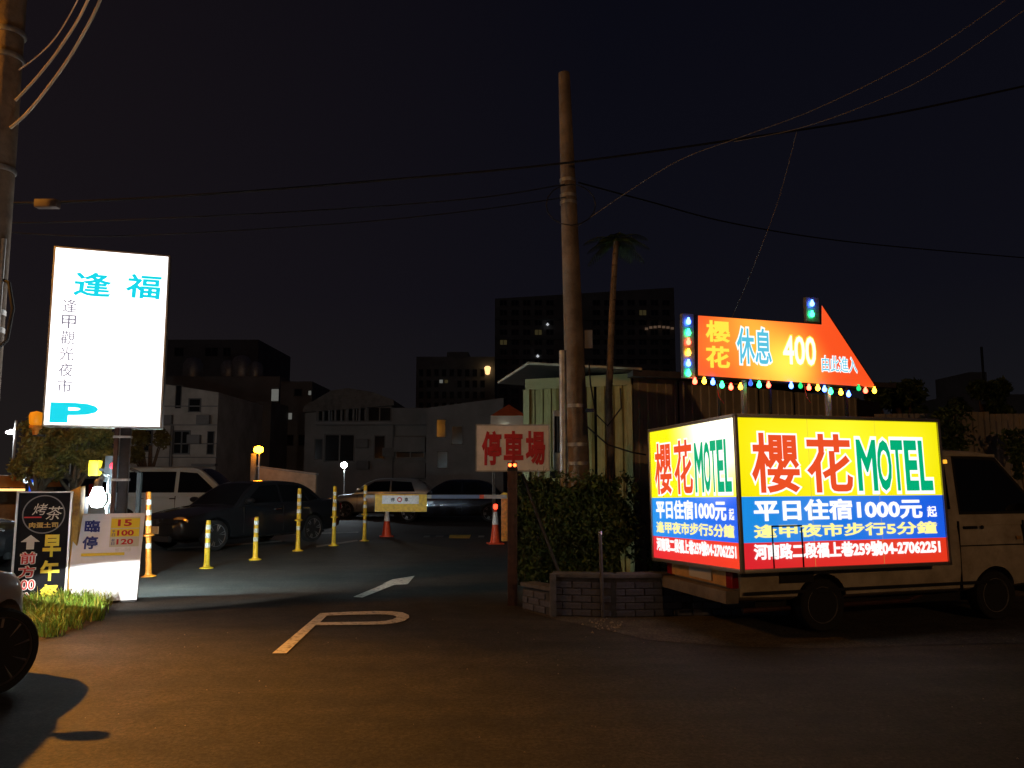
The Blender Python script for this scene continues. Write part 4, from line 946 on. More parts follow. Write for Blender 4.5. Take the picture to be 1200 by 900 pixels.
# parking sign 停車場
PS = 10.7; c0, c1 = pt(558, 552, PS), pt(643.5, 498, PS)
pk = thing('parking_sign', 'white metal sign with red characters 停車場 beside the concrete pole', 'sign', ((c0.x + c1.x)/2, PS, 0), R(2))
pw = (c1.x - c0.x); 
MB().box(-pw/2, pw/2, 0, 0.02, c0.z, c1.z).build('panel', mat('aged_white_sign', (0.74, 0.70, 0.66), 0.55, var=0.12, scale=5), pk)
for i, ch in enumerate('停車場'):
    xa = -pw/2 + pw*(0.075 + i*0.30); lettering(pk, ch, (xa, xa + pw*0.27, c0.z + 0.075, c1.z - 0.08), 0, M_wred, 0.035)
for q in ((-pw/2, pw/2, c0.z - .008, c0.z + .008), (-pw/2, pw/2, c1.z - .008, c1.z + .008), (-pw/2 - .008, -pw/2 + .008, c0.z, c1.z), (pw/2 - .008, pw/2 + .008, c0.z, c1.z)):
    MB().box(q[0], q[1], -0.006, 0.026, q[2], q[3]).build('frame_bar', M_steel, pk)
for dx in (0.02, 0.36): MB().tube([(dx, 0.045, 0), (dx, 0.045, c1.z - 0.05)], 0.022, 10).build('post', M_steel, pk, 40)

# concrete utility pole
PQ = 10.85
CPB = pt(681, 600, PQ)
cp = thing('utility_pole', 'weathered concrete utility pole rising from the hedge in the middle', 'pole', (CPB.x, PQ, 0))
top = pt(661, 86, PQ); dxp = top.x - CPB.x
MB().tube([(0.02, 0, 0), (dxp*0.35, 0, top.z*0.4), (dxp*0.7, 0, top.z*0.72), (dxp, 0, top.z)], [0.158, 0.140, 0.114, 0.080], 22).build('shaft', M_pole, cp, 40)
for (pyb) in (478, 545, 523, 232, 240, 214):
    q = pt(675, pyb, PQ); f = q.z / top.z; rr = 0.168 - 0.076*f + 0.008
    MB().lathe([(rr, 0), (rr, 0.045)], 22, Matrix.Translation((dxp*f, 0, q.z))).build('steel_band', M_steel, cp, 40)
tg = pt(669, 483, PQ - .2); MB().box(0.05, 0.17, -0.19, -0.178, tg.z, tg.z + 0.05).build('number_tag', M_chrome, cp)
cdt = pt(659.5, 411, PQ - .26); cdb = pt(661, 600, PQ - .26)
MB().tube([(cdb.x - CPB.x, -0.26, 0), (cdt.x - CPB.x, -0.26, cdt.z)], 0.05, 14).build('conduit', M_steel, cp, 40)
p4 = pt(690, 398, PQ); MB().box(p4.x - CPB.x - .06, p4.x - CPB.x + .05, -0.02, 0.03, p4.z - .12, p4.z + .13).build('notice_plate', mat('grey_plate', (0.35, 0.33, 0.31), 0.6), cp)
w_ = []
for px, py in ((690, 425), (692, 450), (698, 485), (712, 499), (728, 478), (727, 455)):
    q = pt(px, py, PQ - .2); w_.append((q.x - CPB.x, -0.2, q.z))
MB().tube(w_, 0.012, 6).build('hanging_cable', M_wire, cp, 40)
w_ = []
for px, py in ((688, 500), (712, 521), (740, 530), (757, 533)):
    q = pt(px, py, PQ - .3); w_.append((q.x - CPB.x, -0.3, q.z))
MB().tube(w_, 0.012, 6).build('hanging_cable', M_wire, cp, 40)
lw = []
for k in range(17):
    a = 2*math.pi*k/16; q = pt(669 + 29*math.cos(a), 240 + 24*math.sin(a), PQ - .2); lw.append((q.x - CPB.x, -0.2, q.z))
MB().tube(lw, 0.008, 6).build('coiled_cable', M_wire, cp, 40)
# meter box beside the conduit
mb_ = pt(652, 515, 10.95)
mbx = thing('meter_box', 'small shiny meter box between the white sign and the conduit', 'meter box', (mb_.x, 10.95, 0))
zt_ = zat(652, 481, 0, 10.95); zb2 = zat(652, 552, 0, 10.95)
MB().box(-0.04, 0.06, 0, 0.12, zb2, zt_).build('case', M_steel, mbx, bevel=0.01); MB().box(-0.025, 0.045, -0.008, -0.002, zb2 + .25, zt_ - .08).build('glass_front', M_glass, mbx)
MB().box(-0.09, 0.09, 0.02, 0.10, zb2 - .10, zb2).build('bracket', M_black, mbx); MB().box(-0.02, 0.02, 0.04, 0.08, 0, zb2 - .10).build('post', M_black, mbx)

# ================================================================== TIN SHED
def corrugated(parent, name, p0, p1, z0, z1, m, pitch=0.135, depth=0.014, flip=1):
    p0, p1 = Vector(p0), Vector(p1); d = (p1 - p0); L_ = d.length; d.normalize(); n = Vector((d.y, -d.x)) * flip
    pts = []; x = 0.0
    while x < L_ - 1e-4:
        for (f, dd) in ((0, 0), (0.42, 0), (0.52, 1), (0.9, 1)):
            xx = x + f * pitch
            if xx <= L_: pts.append((xx, dd))
        x += pitch
    pts.append((L_, 0))
    vs = []; fs_ = []
    for i, (xx, dd) in enumerate(pts):
        q = p0 + d * xx + n * dd * depth
        vs += [(q.x, q.y, z0), (q.x, q.y, z1)]
        if i: fs_.append((2*i-2, 2*i, 2*i+1, 2*i-1))
    return MB().add(vs, fs_).build(name, m, parent, fix=False)
M_tin = mat('olive_tin', (0.30, 0.255, 0.085), 0.5, 0.1, var=0.12, scale=2.5, dirt=(0.22, 0.185, 0.06))
M_tin2 = mat('brown_grey_tin', (0.42, 0.35, 0.24), 0.55, 0.15, var=0.2, scale=2.5)
M_trim = mat('shed_trim', (0.33, 0.29, 0.12), 0.5, var=0.12, scale=4)
M_roof = mat('shed_roof', (0.10, 0.085, 0.075), 0.6, var=0.3, scale=4); M_soff = mat('pale_fascia', (0.035, 0.03, 0.024), 0.55, var=0.12, scale=5)
shed = thing('tin_shed', 'olive corrugated tin shed behind the hedge and utility pole', 'shed', (0, 0, 0))
Ca = pt(743, 600, 11.45); Cl = pt(617, 600, 12.15); zw = zat(743, 438, 0, 11.45)
dl = Vector((Cl.x - Ca.x, Cl.y - Ca.y)); Cr = pt(1040, 600, 15.2)
A2, L2, R2 = Vector((Ca.x, Ca.y)), Vector((Cl.x, Cl.y)), Vector((Cr.x, Cr.y))
nL = Vector((-(A2 - L2).normalized().y * -1, -(A2 - L2).normalized().x)); nL = Vector(((A2-L2).normalized().y, -(A2-L2).normalized().x))
npan = 3
for i in range(npan):
    a = L2.lerp(A2, i/npan + 0.012); b_ = L2.lerp(A2, (i+1)/npan - 0.012)
    corrugated(shed, 'cladding_panel', a, b_, 0, zw - 0.12, M_tin)
dR = (R2 - A2).normalized(); nR = Vector((dR.y, -dR.x)); LR = (R2 - A2).length; k_ = int(LR / 0.95)
for i in range(k_):
    corrugated(shed, 'cladding_panel', A2 + dR*(i*0.95 + 0.03), A2 + dR*((i+1)*0.95 - 0.006), 0, zw - 0.03, M_tin2, pitch=0.19)
def beam(p, q, z0, z1, out, thick, m, nm):
    d = (q - p).normalized(); n = Vector((d.y, -d.x)); a, b_ = p + n*out, q + n*out; c, e_ = q + n*(out - thick), p + n*(out - thick)
    return MB().slab([(a.x, a.y), (b_.x, b_.y), (c.x, c.y), (e_.x, e_.y)], z0, z1).build(nm, m, shed)
beam(L2, A2, zw - 0.16, zw, 0.045, 0.05, M_trim, 'top_beam')
dL = (A2 - L2).normalized()
beam(L2 - dL*0.03, L2 + dL*0.07, 0, zw - 0.162, 0.05, 0.06, M_trim, 'corner_post'); beam(A2 - dL*0.05, A2 + dL*0.012, 0, zw - 0.162, 0.05, 0.06, M_trim, 'corner_post')
# core walls so nothing shows through, and the roofs
bk = [(L2.x, L2.y + 0.08), (A2.x, A2.y + 0.10), (R2.x, R2.y + 0.1), (R2.x - 1.5, R2.y + 4), (L2.x + 0.15, L2.y + 4.2)]
MB().slab(bk, 0.01, zw - 0.05).build('inner_wall', M_dark, shed)
e0 = pt(620, 424, 11.7); e1 = pt(752, 431, 11.0); e2 = pt(584, 447, 14.6)
MB().add([tuple(e0), tuple(e1), (e1.x + 0.7, e1.y + 3.6, e1.z + 0.05), tuple(e2)] + [(p[0], p[1], p[2] - 0.045) for p in (tuple(e0), tuple(e1), (e1.x + 0.7, e1.y + 3.6, e1.z + 0.05), tuple(e2))],
         [(0,1,2,3), (7,6,5,4), (0,4,5,1), (1,5,6,2), (2,6,7,3), (3,7,4,0)]).build('roof', M_soff, shed)
MB().tube([e2 + Vector((0, 0, -.02)), e0 + Vector((-.01, -.01, -.02)), e1 + Vector((0, -.012, -.02))], 0.02, 6).build('gutter', mat('gutter_trim', (0.45, 0.40, 0.28), 0.5), shed)
g0 = pt(742, 433, 11.0); g1 = pt(1050, 449, 14.8)
MB().add([tuple(g0), tuple(g1), (g1.x - 1.5, g1.y + 4, g1.z + 0.25), (g0.x - 0.2, g0.y + 4.4, g0.z + 0.25)] + [(p[0], p[1], p[2] - 0.09) for p in (tuple(g0), tuple(g1), (g1.x - 1.5, g1.y + 4, g1.z + 0.25), (g0.x - 0.2, g0.y + 4.4, g0.z + 0.25))],
         [(0,1,2,3), (7,6,5,4), (0,4,5,1), (1,5,6,2), (2,6,7,3), (3,7,4,0)]).build('roof', M_roof, shed)

# ================================================================== HEDGE, BRICK WALL
rh = random.Random(5)
hd = thing('hedge', 'dense dark green hedge between the red-brown post and the tin shed', 'hedge', (0.95, 10.25, 0))
pts = []
def bumpy(x, z, s=1.0): return 0.5 + 0.5*math.sin(3.1*x + 2.2*z + s) * math.sin(4.7*z - 1.3*x + 2*s)
while len(pts) < 15000:
    x = rh.uniform(-0.95, 0.62); z = rh.uniform(0.25, 1.62); y = rh.uniform(-0.42, 0.42)
    top_ = 1.50 + 0.05*math.sin(5*x) + 0.05*math.sin(11*x + 1); lft = -0.91 + 0.04*math.sin(6*z); rgt = 0.50 + 0.10*math.sin(7*z + 1) - 0.10*max(0, 0.8 - z)
    if z > top_ or x < lft or x > rgt: continue
    dpt = 0.26 + 0.13*bumpy(x, z)
    if abs(y) > dpt or (abs(y) < dpt - 0.16 and z < top_ - 0.15): continue
    if rh.random() < 0.18*(1 - bumpy(x*1.7, z*1.7, 2.0)): continue
    pts.append((x, y, z))
for k in range(420):
    x = rh.uniform(-0.95, 0.62); pts.append((x, rh.uniform(-.45, .2), 1.48 + abs(rh.gauss(0, .07)))) if k % 2 else pts.append((0.52 + abs(rh.gauss(0, .06)), rh.uniform(-.4, .2), rh.uniform(.5, 1.5)))
leaf_cloud('foliage', M_leaf, hd, pts, 0.040, rh, m2=M_leaf2)
for k in range(16):
    x = rh.uniform(-.85, .5); MB().tube([(x, -.2, 1.3), (x + rh.uniform(-.05, .05), -.22, 1.48), (x + rh.uniform(-.1, .1), -.24, rh.uniform(1.55, 1.72))], [.006, .004, .002], 5).build('twig', M_bark, hd)
for k in range(14):
    x = -0.75 + k*0.092; MB().tube([(x, rh.uniform(-.1, .1), 0.0), (x + rh.uniform(-.08, .08), rh.uniform(-.15, .15), 0.7), (x + rh.uniform(-.12, .12), rh.uniform(-.2, .2), 1.35)], [0.018, 0.012, 0.005], 6).build('stem', M_bark, hd)
# low weeds right of the shed corner
wd = thing('weed_bush', 'low dark weeds behind the brick wall at the shed corner', 'bush', (1.95, 10.2, 0))
pts = []
for k in range(26):
    bx_, by_ = rh.uniform(-0.35, 0.5), rh.uniform(-0.25, 0.25); h_ = rh.uniform(0.5, 1.05)
    for j in range(36):
        t = rh.random(); pts.append((bx_ + rh.gauss(0, .05) + t*0.1, by_ + rh.gauss(0, .05), 0.05 + t*h_))
leaf_cloud('foliage', M_leaf, wd, pts, 0.04, rh)
for k in range(5): MB().tube([(rh.uniform(-.2, .3), 0, 0), (rh.uniform(-.3, .4), 0, 0.9)], [0.01, 0.004], 5).build('stem', M_bark, wd)

WL = [gnd(613, 714), gnd(648, 722), gnd(722, 724), gnd(812, 722), gnd(930, 722)]
wall = thing('brick_wall', 'low painted brick planter wall in front of the hedge', 'wall', (0, 0, 0))
M_brk = mat('painted_brick', (0.075, 0.08, 0.11), 0.8, var=0.3, scale=9, bump=0.4, bscale=40); M_mort = mat('mortar', (0.05, 0.05, 0.055), 0.95, var=0.3, scale=12)
M_cope = mat('wall_coping', (0.10, 0.102, 0.115), 0.85, var=0.25, scale=7, bump=0.4)
brick_me = MB().box(-0.103, 0.103, -0.012, 0.02, 0.0, 0.066).mesh('brick')
bmx = bmesh.new(); bmx.from_mesh(brick_me); bmesh.ops.bevel(bmx, geom=bmx.edges[:], offset=0.006, segments=1, affect='EDGES'); bmx.to_mesh(brick_me); bmx.free(); brick_me.materials.append(M_brk)
half_me = brick_me.copy(); 
for v in half_me.vertices: v.co.x *= 0.48
def wall_run(p, q, h, cop=True):
    p2, q2 = Vector((p.x, p.y)), Vector((q.x, q.y)); d = (q2 - p2); L_ = d.length; d.normalize(); n = Vector((d.y, -d.x)); ang = math.atan2(d.y, d.x)
    a, b_ = p2 - n*0.004, q2 - n*0.004; c, e_ = q2 - n*0.15, p2 - n*0.15
    MB().slab([(a.x, a.y), (b_.x, b_.y), (c.x, c.y), (e_.x, e_.y)], 0, h - 0.002).build('mortar_core', M_mort, wall)
    row = 0; z = 0.012
    while z + 0.066 < h:
        x = 0.108 if row % 2 == 0 else 0.052
        first = row % 2 == 1
        while x < L_ - 0.04:
            hw = 0.05 if first else 0.104
            if x + hw > L_: break
            o = obj('brick', half_me if first else brick_me, None, wall); c2 = p2 + d*x
            o.location = (c2.x + n.x*rh.uniform(-.002, .003), c2.y + n.y*rh.uniform(-.002, .003), z + rh.uniform(-.001, .001)); o.rotation_euler = (rh.uniform(-.01, .01), rh.uniform(-.006, .006), ang)
            x += (0.052 + 0.112) if first else 0.218; first = False
        row += 1; z += 0.076
    if cop:
        a, b_ = p2 + n*0.035 - d*0.01, q2 + n*0.035 + d*0.01; c, e_ = q2 - n*0.18 + d*0.01, p2 - n*0.18 - d*0.01
        MB().slab([(a.x, a.y), (b_.x, b_.y), (c.x, c.y), (e_.x, e_.y)], h, h + 0.045).build('coping', M_cope, wall, bevel=0.006)
wall_run(WL[0], WL[1], 0.27); wall_run(WL[1], WL[2], 0.43); wall_run(WL[2], WL[3], 0.43); wall_run(WL[3], WL[4], 0.43)
pw1 = WL[1]; MB().box(pw1.x - .035, pw1.x + .035, pw1.y - .06, pw1.y + .02, 0, 0.47).build('end_post', M_cope, wall, bevel=0.006)
pp = gnd(706, 723.5); mp_ = thing('metal_stake', 'thin grey metal pipe standing at the brick wall', 'pipe', (pp.x, pp.y - 0.04, 0))
MB().tube([(0, 0, 0), (-0.02, 0, zat(704, 626, 0, pp.y))], 0.021, 10).build('pipe', mat('dull_pipe', (0.09, 0.09, 0.10), 0.6, 0.4, var=0.3, scale=9), mp_, 40); MB().tube([(-0.02, 0, zat(704, 626, 0, pp.y)), (-0.02, 0, zat(704, 622, 0, pp.y))], 0.026, 10).build('cap', M_chrome, mp_, 40)
deb = MB()
for k in range(46):
    q = gnd(706 + rh.gauss(0, 14), 733 + rh.gauss(0, 4.5)); s_ = rh.uniform(.006, .02)
    deb.add([(q.x - s_, q.y, 0.006), (q.x + s_*.8, q.y - s_*.5, 0.006), (q.x + s_*.3, q.y + s_, 0.006), (q.x, q.y, 0.008 + s_)], [(0,1,3), (1,2,3), (2,0,3)])
for k in range(120):
    q = Vector((rh.uniform(-3.5, 5), rh.uniform(3.6, 9), 0)); s_ = rh.uniform(.003, .008)
    deb.add([(q.x - s_, q.y, 0.002), (q.x + s_*.8, q.y - s_*.5, 0.002), (q.x + s_*.3, q.y + s_, 0.002), (q.x, q.y, 0.003 + s_)], [(0,1,3), (1,2,3), (2,0,3)])
tag(deb.build('gravel', mat('pebbles', (0.28, 0.25, 0.21), 0.9, var=0.3, scale=20)), 'loose pebbles and crumbs scattered over the asphalt', 'gravel', kind='stuff')

# palm
PY = 10.9; pb0 = pt(716, 560, PY); ptop = pt(722, 283, PY)
palm = thing('palm_tree', 'slim palm with small feathery crown beside the utility pole', 'palm tree', (pb0.x, PY, 0))
tz = ptop.z; dx_ = ptop.x - pb0.x
tp = [(0, 0, 0), (0.0, 0, tz*.3), (-0.015, 0, tz*.55), (dx_*.4, 0, tz*.8), (dx_, 0, tz)]
MB().tube(tp, [0.07, 0.055, 0.05, 0.042, 0.036], 12).build('trunk', mat('palm_trunk', (0.22, 0.17, 0.12), 0.85, var=0.35, scale=10, bump=0.5), palm, 40)
for k in range(16):
    z = tz*0.45 + k*tz*0.034; f = z/tz; MB().lathe([(0.052 - 0.016*f, 0), (0.055 - 0.016*f, 0.01), (0.052 - 0.016*f, 0.02)], 12, Matrix.Translation((dx_*max(0, (f-.55)/.45) - 0.008, 0, z))).build('trunk_ring', M_bark, palm, 40)
M_palm = mat('palm_leaf', (0.05, 0.085, 0.02), 0.5, var=0.3, scale=6)
for k in range(18):
    a = k*2.4; el = rh.uniform(-0.1, 1.15); ln = rh.uniform(0.26, 0.50); fr_ = MB(); n = 14; sp_ = []
    for i in range(n + 1):
        t = i/n; sp_.append(Vector((dx_ + math.cos(a)*ln*t, math.sin(a)*ln*t, tz + ln*(t*math.sin(el) - t*t*(0.55 + .3*math.sin(el))))))
    fr_.tube(sp_, 0.004, 4)
    for i in range(1, n + 1):
        for s in (-1, 1):
            d = (sp_[i] - sp_[i-1]).normalized(); sd_ = d.cross(Vector((0,0,1))).normalized()*s; l2 = 0.16*math.sin(math.pi*(0.12 + 0.8*i/n))
            p = sp_[i]; tip = p + (sd_*0.8 + d*0.5 - Vector((0,0,0.4)))*l2; w = d*0.009
            fr_.add([p - w, p + w, p + (tip-p)*.6 + w*.8, tip, p + (tip-p)*.6 - w*.8], [(0,1,2,3,4)])
    fr_.build('frond', M_palm, palm, fix=False)
# ================================================================== TREES
rt = random.Random(21)
def tree(name, label, base, h, rx, rz_, cz, n, leaf, ma, mb2, blobs=9, group=None):
    r = thing(name, label, 'tree', base, 0, group)
    MB().tube([(0, 0, 0), (0.05, 0, h*.3), (0.0, 0.03, cz)], [0.13, 0.10, 0.06], 10).build('trunk', M_bark, r, 40)
    cs = []
    for k in range(blobs):
        a = rt.uniform(0, 6.283); q = rt.uniform(.2, 1)**.5
        c = Vector((math.cos(a)*rx*.68*q, math.sin(a)*rx*.68*q, cz + rt.uniform(-.6, .7)*rz_)); cs.append((c, rt.uniform(.28, .48)*min(rx, rz_)*1.1))
        MB().tube([(0, 0, h*.3 + rt.uniform(0, .2)*h), c*0.5 + Vector((0, 0, cz*.25)), c], [0.05, 0.035, 0.012], 6).build('limb', M_bark, r)
    pts = []
    while len(pts) < n:
        c, rr = rt.choice(cs); d = Vector((rt.gauss(0,1), rt.gauss(0,1), rt.gauss(0,1))).normalized()*rr*rt.uniform(.35, 1.05)**.6
        pts.append(c + d)
    leaf_cloud('crown', ma, r, pts, leaf, rt, m2=mb2, kind=None)
    return r
M_tl = mat('amber_lit_leaf', (0.12, 0.095, 0.018), 0.55, var=0.4, scale=2); M_tl2 = mat('amber_lit_leaf_pale', (0.20, 0.14, 0.025), 0.55, var=0.3, scale=2)  # amber street light is painted into the leaf colours
b_ = pt(45, 560, 16.5); tree('street_tree', 'leafy tree painted as lit amber left of the parking light box post', (b_.x, 16.5, 0), 3.2, 0.80, 0.62, zat(45, 528, 0, 16.5), 4600, 0.055, M_tl, M_tl2)
b_ = pt(86, 560, 17.2); tree('street_tree', 'leafy tree painted as lit amber right behind the parking light box post', (b_.x, 17.2, 0), 3.2, 0.80, 0.60, zat(86, 527, 0, 17.2), 4600, 0.055, M_tl, M_tl2)
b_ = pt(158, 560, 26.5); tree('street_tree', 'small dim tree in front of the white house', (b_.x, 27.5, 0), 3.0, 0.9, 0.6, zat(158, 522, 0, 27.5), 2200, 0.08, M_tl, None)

# ================================================================== FAR LEFT: STALL, BLUE SIGN, LED LAMP
st_ = thing('food_stall', 'stall with warm lit awning edge at the left border', 'stall', (pt(4, 575, 20).x - 0.6, 20, 0))
zs = zat(10, 574, 0, 20)
M_awn = mat('orange_awning', (0.50, 0.22, 0.06), 0.7, var=0.15, scale=4)
MB().prism([(-1.6, zs + .06), (1.15, zs + .06), (1.0, zs + .34), (-1.6, zs + .40)], 0.0, 1.6).build('awning', M_awn, st_)
MB().box(-1.6, 1.15, -0.03, 0.03, zs - .03, zs + .03).build('light_tube', glow('warm_tube', (1.0, 0.62, 0.22), 1.6), st_, bevel=0.01)
for x in (-1.5, 1.05):
    MB().box(x - .03, x + .03, 0.05, 0.11, 0, zs + .06).build('post', M_black, st_); MB().box(x - .03, x + .03, 1.45, 1.51, 0, zs + .1).build('post', M_black, st_)
MB().box(-1.5, 1.0, 0.25, 1.3, 0, 0.85).build('counter', mat('counter_wood', (0.20, 0.12, 0.07), 0.6, var=0.3, scale=5), st_)
MB().box(-1.5, 1.0, 1.45, 1.48, 0.85, zs).build('back_panel', mat('stall_back', (0.12, 0.09, 0.07), 0.7, var=0.3, scale=4), st_)
q = pt(40, 567, 18.4); bs = thing('blue_sign', 'small glowing blue sign above the black signboard', 'sign', (q.x, 18.4, 0))
MB().box(-0.12, 0.12, 0, 0.08, q.z - 0.20, q.z + 0.13).build('lit_face', glow('blue_face', (0.02, 0.10, 0.75), 0.9), bs, bevel=0.01)
MB().lathe([(0.07, 0.0), (0.0, 0.002)], 20, Matrix.Translation((0, -0.006, q.z - .03)) @ Matrix.Rotation(math.pi/2, 4, 'X')).build('printed_disc', glow('pale_disc', (0.6, 0.85, 1.0), 1.0), bs)
MB().box(-0.03, 0.03, 0.09, 0.15, 0, q.z + 0.1).build('post', M_black, bs)
q = pt(30.5, 563, 18.6); ls = thing('shop_lamp', 'small bluish white lamp left of the glowing blue sign', 'lamp', (q.x, 18.6, 0))
MB().lathe([(0.0, -.065), (.05, -.045), (.06, 0), (.045, .05), (0.0, .065)], 14, Matrix.Translation((0, 0, q.z))).build('globe', glow('blue_white_globe', (0.75, 0.85, 1.0), 2.5), ls, 40); MB().tube([(0, 0.03, 0), (0, 0.03, q.z - .06)], .02, 6).build('post', M_black, ls)
# LED street lamp far left
q = pt(12, 507, 30); fl = thing('led_lamp', 'white LED lamp on a pole at the far left edge', 'street lamp', (q.x, 30, 0))
MB().tube([(0.19, 0, 0), (0.19, 0, q.z + .45)], .05, 8).build('pole', M_steel, fl, 40)
MB().box(-0.02, 0.19, -.03, .03, q.z + .06, q.z + .12).build('arm', M_steel, fl)
MB().lathe([(0.0, -.05), (.13, -.03), (.16, .02), (.10, .06), (0.0, .07)], 16, Matrix.Translation((0, 0, q.z))).build('lens', glow('led_white', (0.95, 0.98, 1.0), 700.0), fl, 40)
q = pt(83, 526, 40); fl2 = thing('small_lamp', 'tiny white lamp shining through the amber painted trees', 'lamp', (q.x, 40, 0))
MB().lathe([(0.0, -.06), (.06, 0), (0.0, .06)], 10, Matrix.Translation((0, 0, q.z))).build('globe', glow('tiny_white', (1, 0.95, 0.9), 6.0), fl2); MB().tube([(0, 0.05, 0), (0, 0.05, q.z)], .03, 6).build('pole', M_steel, fl2)

# lot lamps
q = pt(302.5, 527, 33); ol = thing('lot_lamp', 'glowing orange lamp on a short concrete post in the car park', 'lamp', (q.x, 33, 0))
MB().lathe([(0.0, -.16), (.16, -.10), (.20, 0), (.16, .10), (0.0, .16)], 16, Matrix.Translation((0.05, -0.1, q.z))).build('lens', glow('sodium_small', (1.0, 0.30, 0.008), 45.0), ol, 40)
MB().box(-0.30, -0.13, 0.05, 0.22, 0, q.z - .15).build('post', M_conc, ol); MB().box(-0.2, 0.08, -.12, .10, q.z + .10, q.z + .15).build('hood', M_black, ol)
MB().tube([(0.05, 0.02, 0), (0.05, 0.02, q.z + .1)], .03, 6).build('bracket_pole', M_steel, ol)
q = pt(401.5, 545, 31.5); wl_ = thing('lot_lamp', 'starry white lamp above the silver hatchback', 'lamp', (q.x, 31.8, 0))
MB().lathe([(0.0, -.12), (.10, -.07), (.125, 0), (.10, .08), (0.0, .12)], 16, Matrix.Translation((0, -0.05, q.z))).build('lens', glow('led_cold', (0.80, 0.92, 1.0), 200.0), wl_, 40)
MB().tube([(0, 0.05, 0), (0, 0.05, q.z + .05)], .02, 6).build('pole', M_steel, wl_)
# ramp wall lit orange behind the saloon
a, c = pt(302, 560, 35), pt(370, 560, 36)
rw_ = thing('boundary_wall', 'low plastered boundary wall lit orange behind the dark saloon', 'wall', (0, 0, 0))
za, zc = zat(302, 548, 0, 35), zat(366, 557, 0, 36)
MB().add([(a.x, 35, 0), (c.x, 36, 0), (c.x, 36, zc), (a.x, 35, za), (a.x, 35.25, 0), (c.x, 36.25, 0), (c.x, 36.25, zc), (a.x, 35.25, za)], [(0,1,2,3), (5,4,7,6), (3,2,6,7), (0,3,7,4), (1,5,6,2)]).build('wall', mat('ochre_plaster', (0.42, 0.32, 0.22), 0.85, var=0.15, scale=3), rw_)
MB().add([(a.x - .05, 34.95, za + .01), (c.x + .05, 35.95, zc + .01), (c.x + .05, 36.3, zc + .01), (a.x - .05, 35.3, za + .01), (a.x - .05, 34.95, za + .09), (c.x + .05, 35.95, zc + .09), (c.x + .05, 36.3, zc + .09), (a.x - .05, 35.3, za + .09)], [(3,2,1,0), (4,5,6,7), (0,1,5,4), (1,2,6,5), (2,3,7,6), (3,0,4,7)]).build('coping', M_conc, rw_)

# ================================================================== BUILDINGS
M_wpl = mat('white_plaster', (0.50, 0.48, 0.44), 0.85, var=0.10, scale=0.7, dirt=(0.36, 0.34, 0.30))
M_gpl = mat('grey_plaster', (0.22, 0.22, 0.22), 0.85, var=0.15, scale=0.6)
M_dpl = mat('dark_plaster', (0.16, 0.16, 0.16), 0.85, var=0.2, scale=0.5)
M_twr = mat('tower_tile', (0.17, 0.165, 0.16), 0.7, var=0.2, scale=0.3)
M_wfr = mat('window_frame', (0.12, 0.12, 0.12), 0.5, 0.4); M_pane = mat('dark_pane', (0.012, 0.013, 0.015), 0.12)
G_win = glow('lit_window', (0.85, 0.88, 0.80), 0.12); G_warm = glow('warm_window', (1.0, 0.62, 0.25), 0.9); G_dimw = glow('dim_window', (0.5, 0.40, 0.16), 0.05)
def building(name, label, D, px0, px1, py_top, depth, m, wins=(), py_top_r=None, extra=None, ox=0.0, cat='house'):
    a, b_ = pt(px0, py_top, D), pt(px1, py_top, D); zr_ = pt(px1, py_top_r, D).z if py_top_r else b_.z
    r = thing(name, label, cat, ((a.x + b_.x)/2, D, 0)); cx = (a.x + b_.x)/2; w2 = (b_.x - a.x)/2
    MB().prism([(-w2, 0), (w2, 0), (w2, zr_), (-w2, a.z)], 0, depth).build('wall', m, r)
    def loc(px, py): p = pt(px, py, D); return p.x - cx, p.z
    for wi in wins:
        x0_, y0_, x1_, y1_ = wi[:4]; kind = wi[4] if len(wi) > 4 else 'dark'
        ax, az_ = loc(x0_, y1_); bx_, bz_ = loc(x1_, y0_); t = min(0.08, (bx_ - ax)*.1)
        f = MB(); f.box(ax - t, ax, -.07, -.001, az_ - t, bz_ + t); f.box(bx_, bx_ + t, -.07, -.001, az_ - t, bz_ + t); f.box(ax, bx_, -.07, -.001, bz_, bz_ + t); f.box(ax, bx_, -.07, -.001, az_ - t, az_)
        if (bx_ - ax) > 0.7: f.box((ax+bx_)/2 - t*.5, (ax+bx_)/2 + t*.5, -.05, -.025, az_, bz_)
        wo_ = f.build('window', M_wfr, r)
        MB().box(ax, bx_, -.024, -.002, az_, bz_).build('pane', {'dark': M_pane, 'lit': G_win, 'warm': G_warm, 'dim': G_dimw}[kind], wo_)
        if (bx_ - ax) > 0.5: MB().box(ax - t*1.6, bx_ + t*1.6, -.14, -.001, az_ - t - .07, az_ - t - .004).build('sill', m, wo_)
    if extra: extra(r, loc)
    return r
def ex_white(r, loc):
    for px, py0, py1 in ((203, 499, 560),): 
        x, z1_ = loc(px, py0); MB().tube([(x, -.12, 0), (x, -.12, z1_)], .09, 8).build('downpipe', M_wfr, r, 40)
    for py in (476, 498, 520, 536):
        x0_, z = loc(150, py); x1_, _ = loc(255, py); MB().box(x0_, x1_, -.035, -.001, z - .03, z + .03).build('string_course', M_gpl, r)
    for px, py in ((240, 492), (196, 492), (229, 515)):
        x, z = loc(px, py); MB().box(x - .35, x + .35, -.35, -.03, z - .25, z + .25).build('air_conditioner', M_gpl, r, bevel=0.02)
    x0_, z = loc(228, 546); x1_, z2 = loc(256, 533); MB().box(x0_, x1_, -.5, -.05, z, z + .12).build('canopy', M_gpl, r)
building('white_house', 'pale two-storey house directly right of the parking light box', 44, 140, 257, 442, 9, M_wpl, [(222, 468, 235, 482), (204, 506, 222, 531), (243, 506, 251, 532), (206, 452, 213, 478), (160, 505, 178, 528)], py_top_r=460, extra=ex_white)
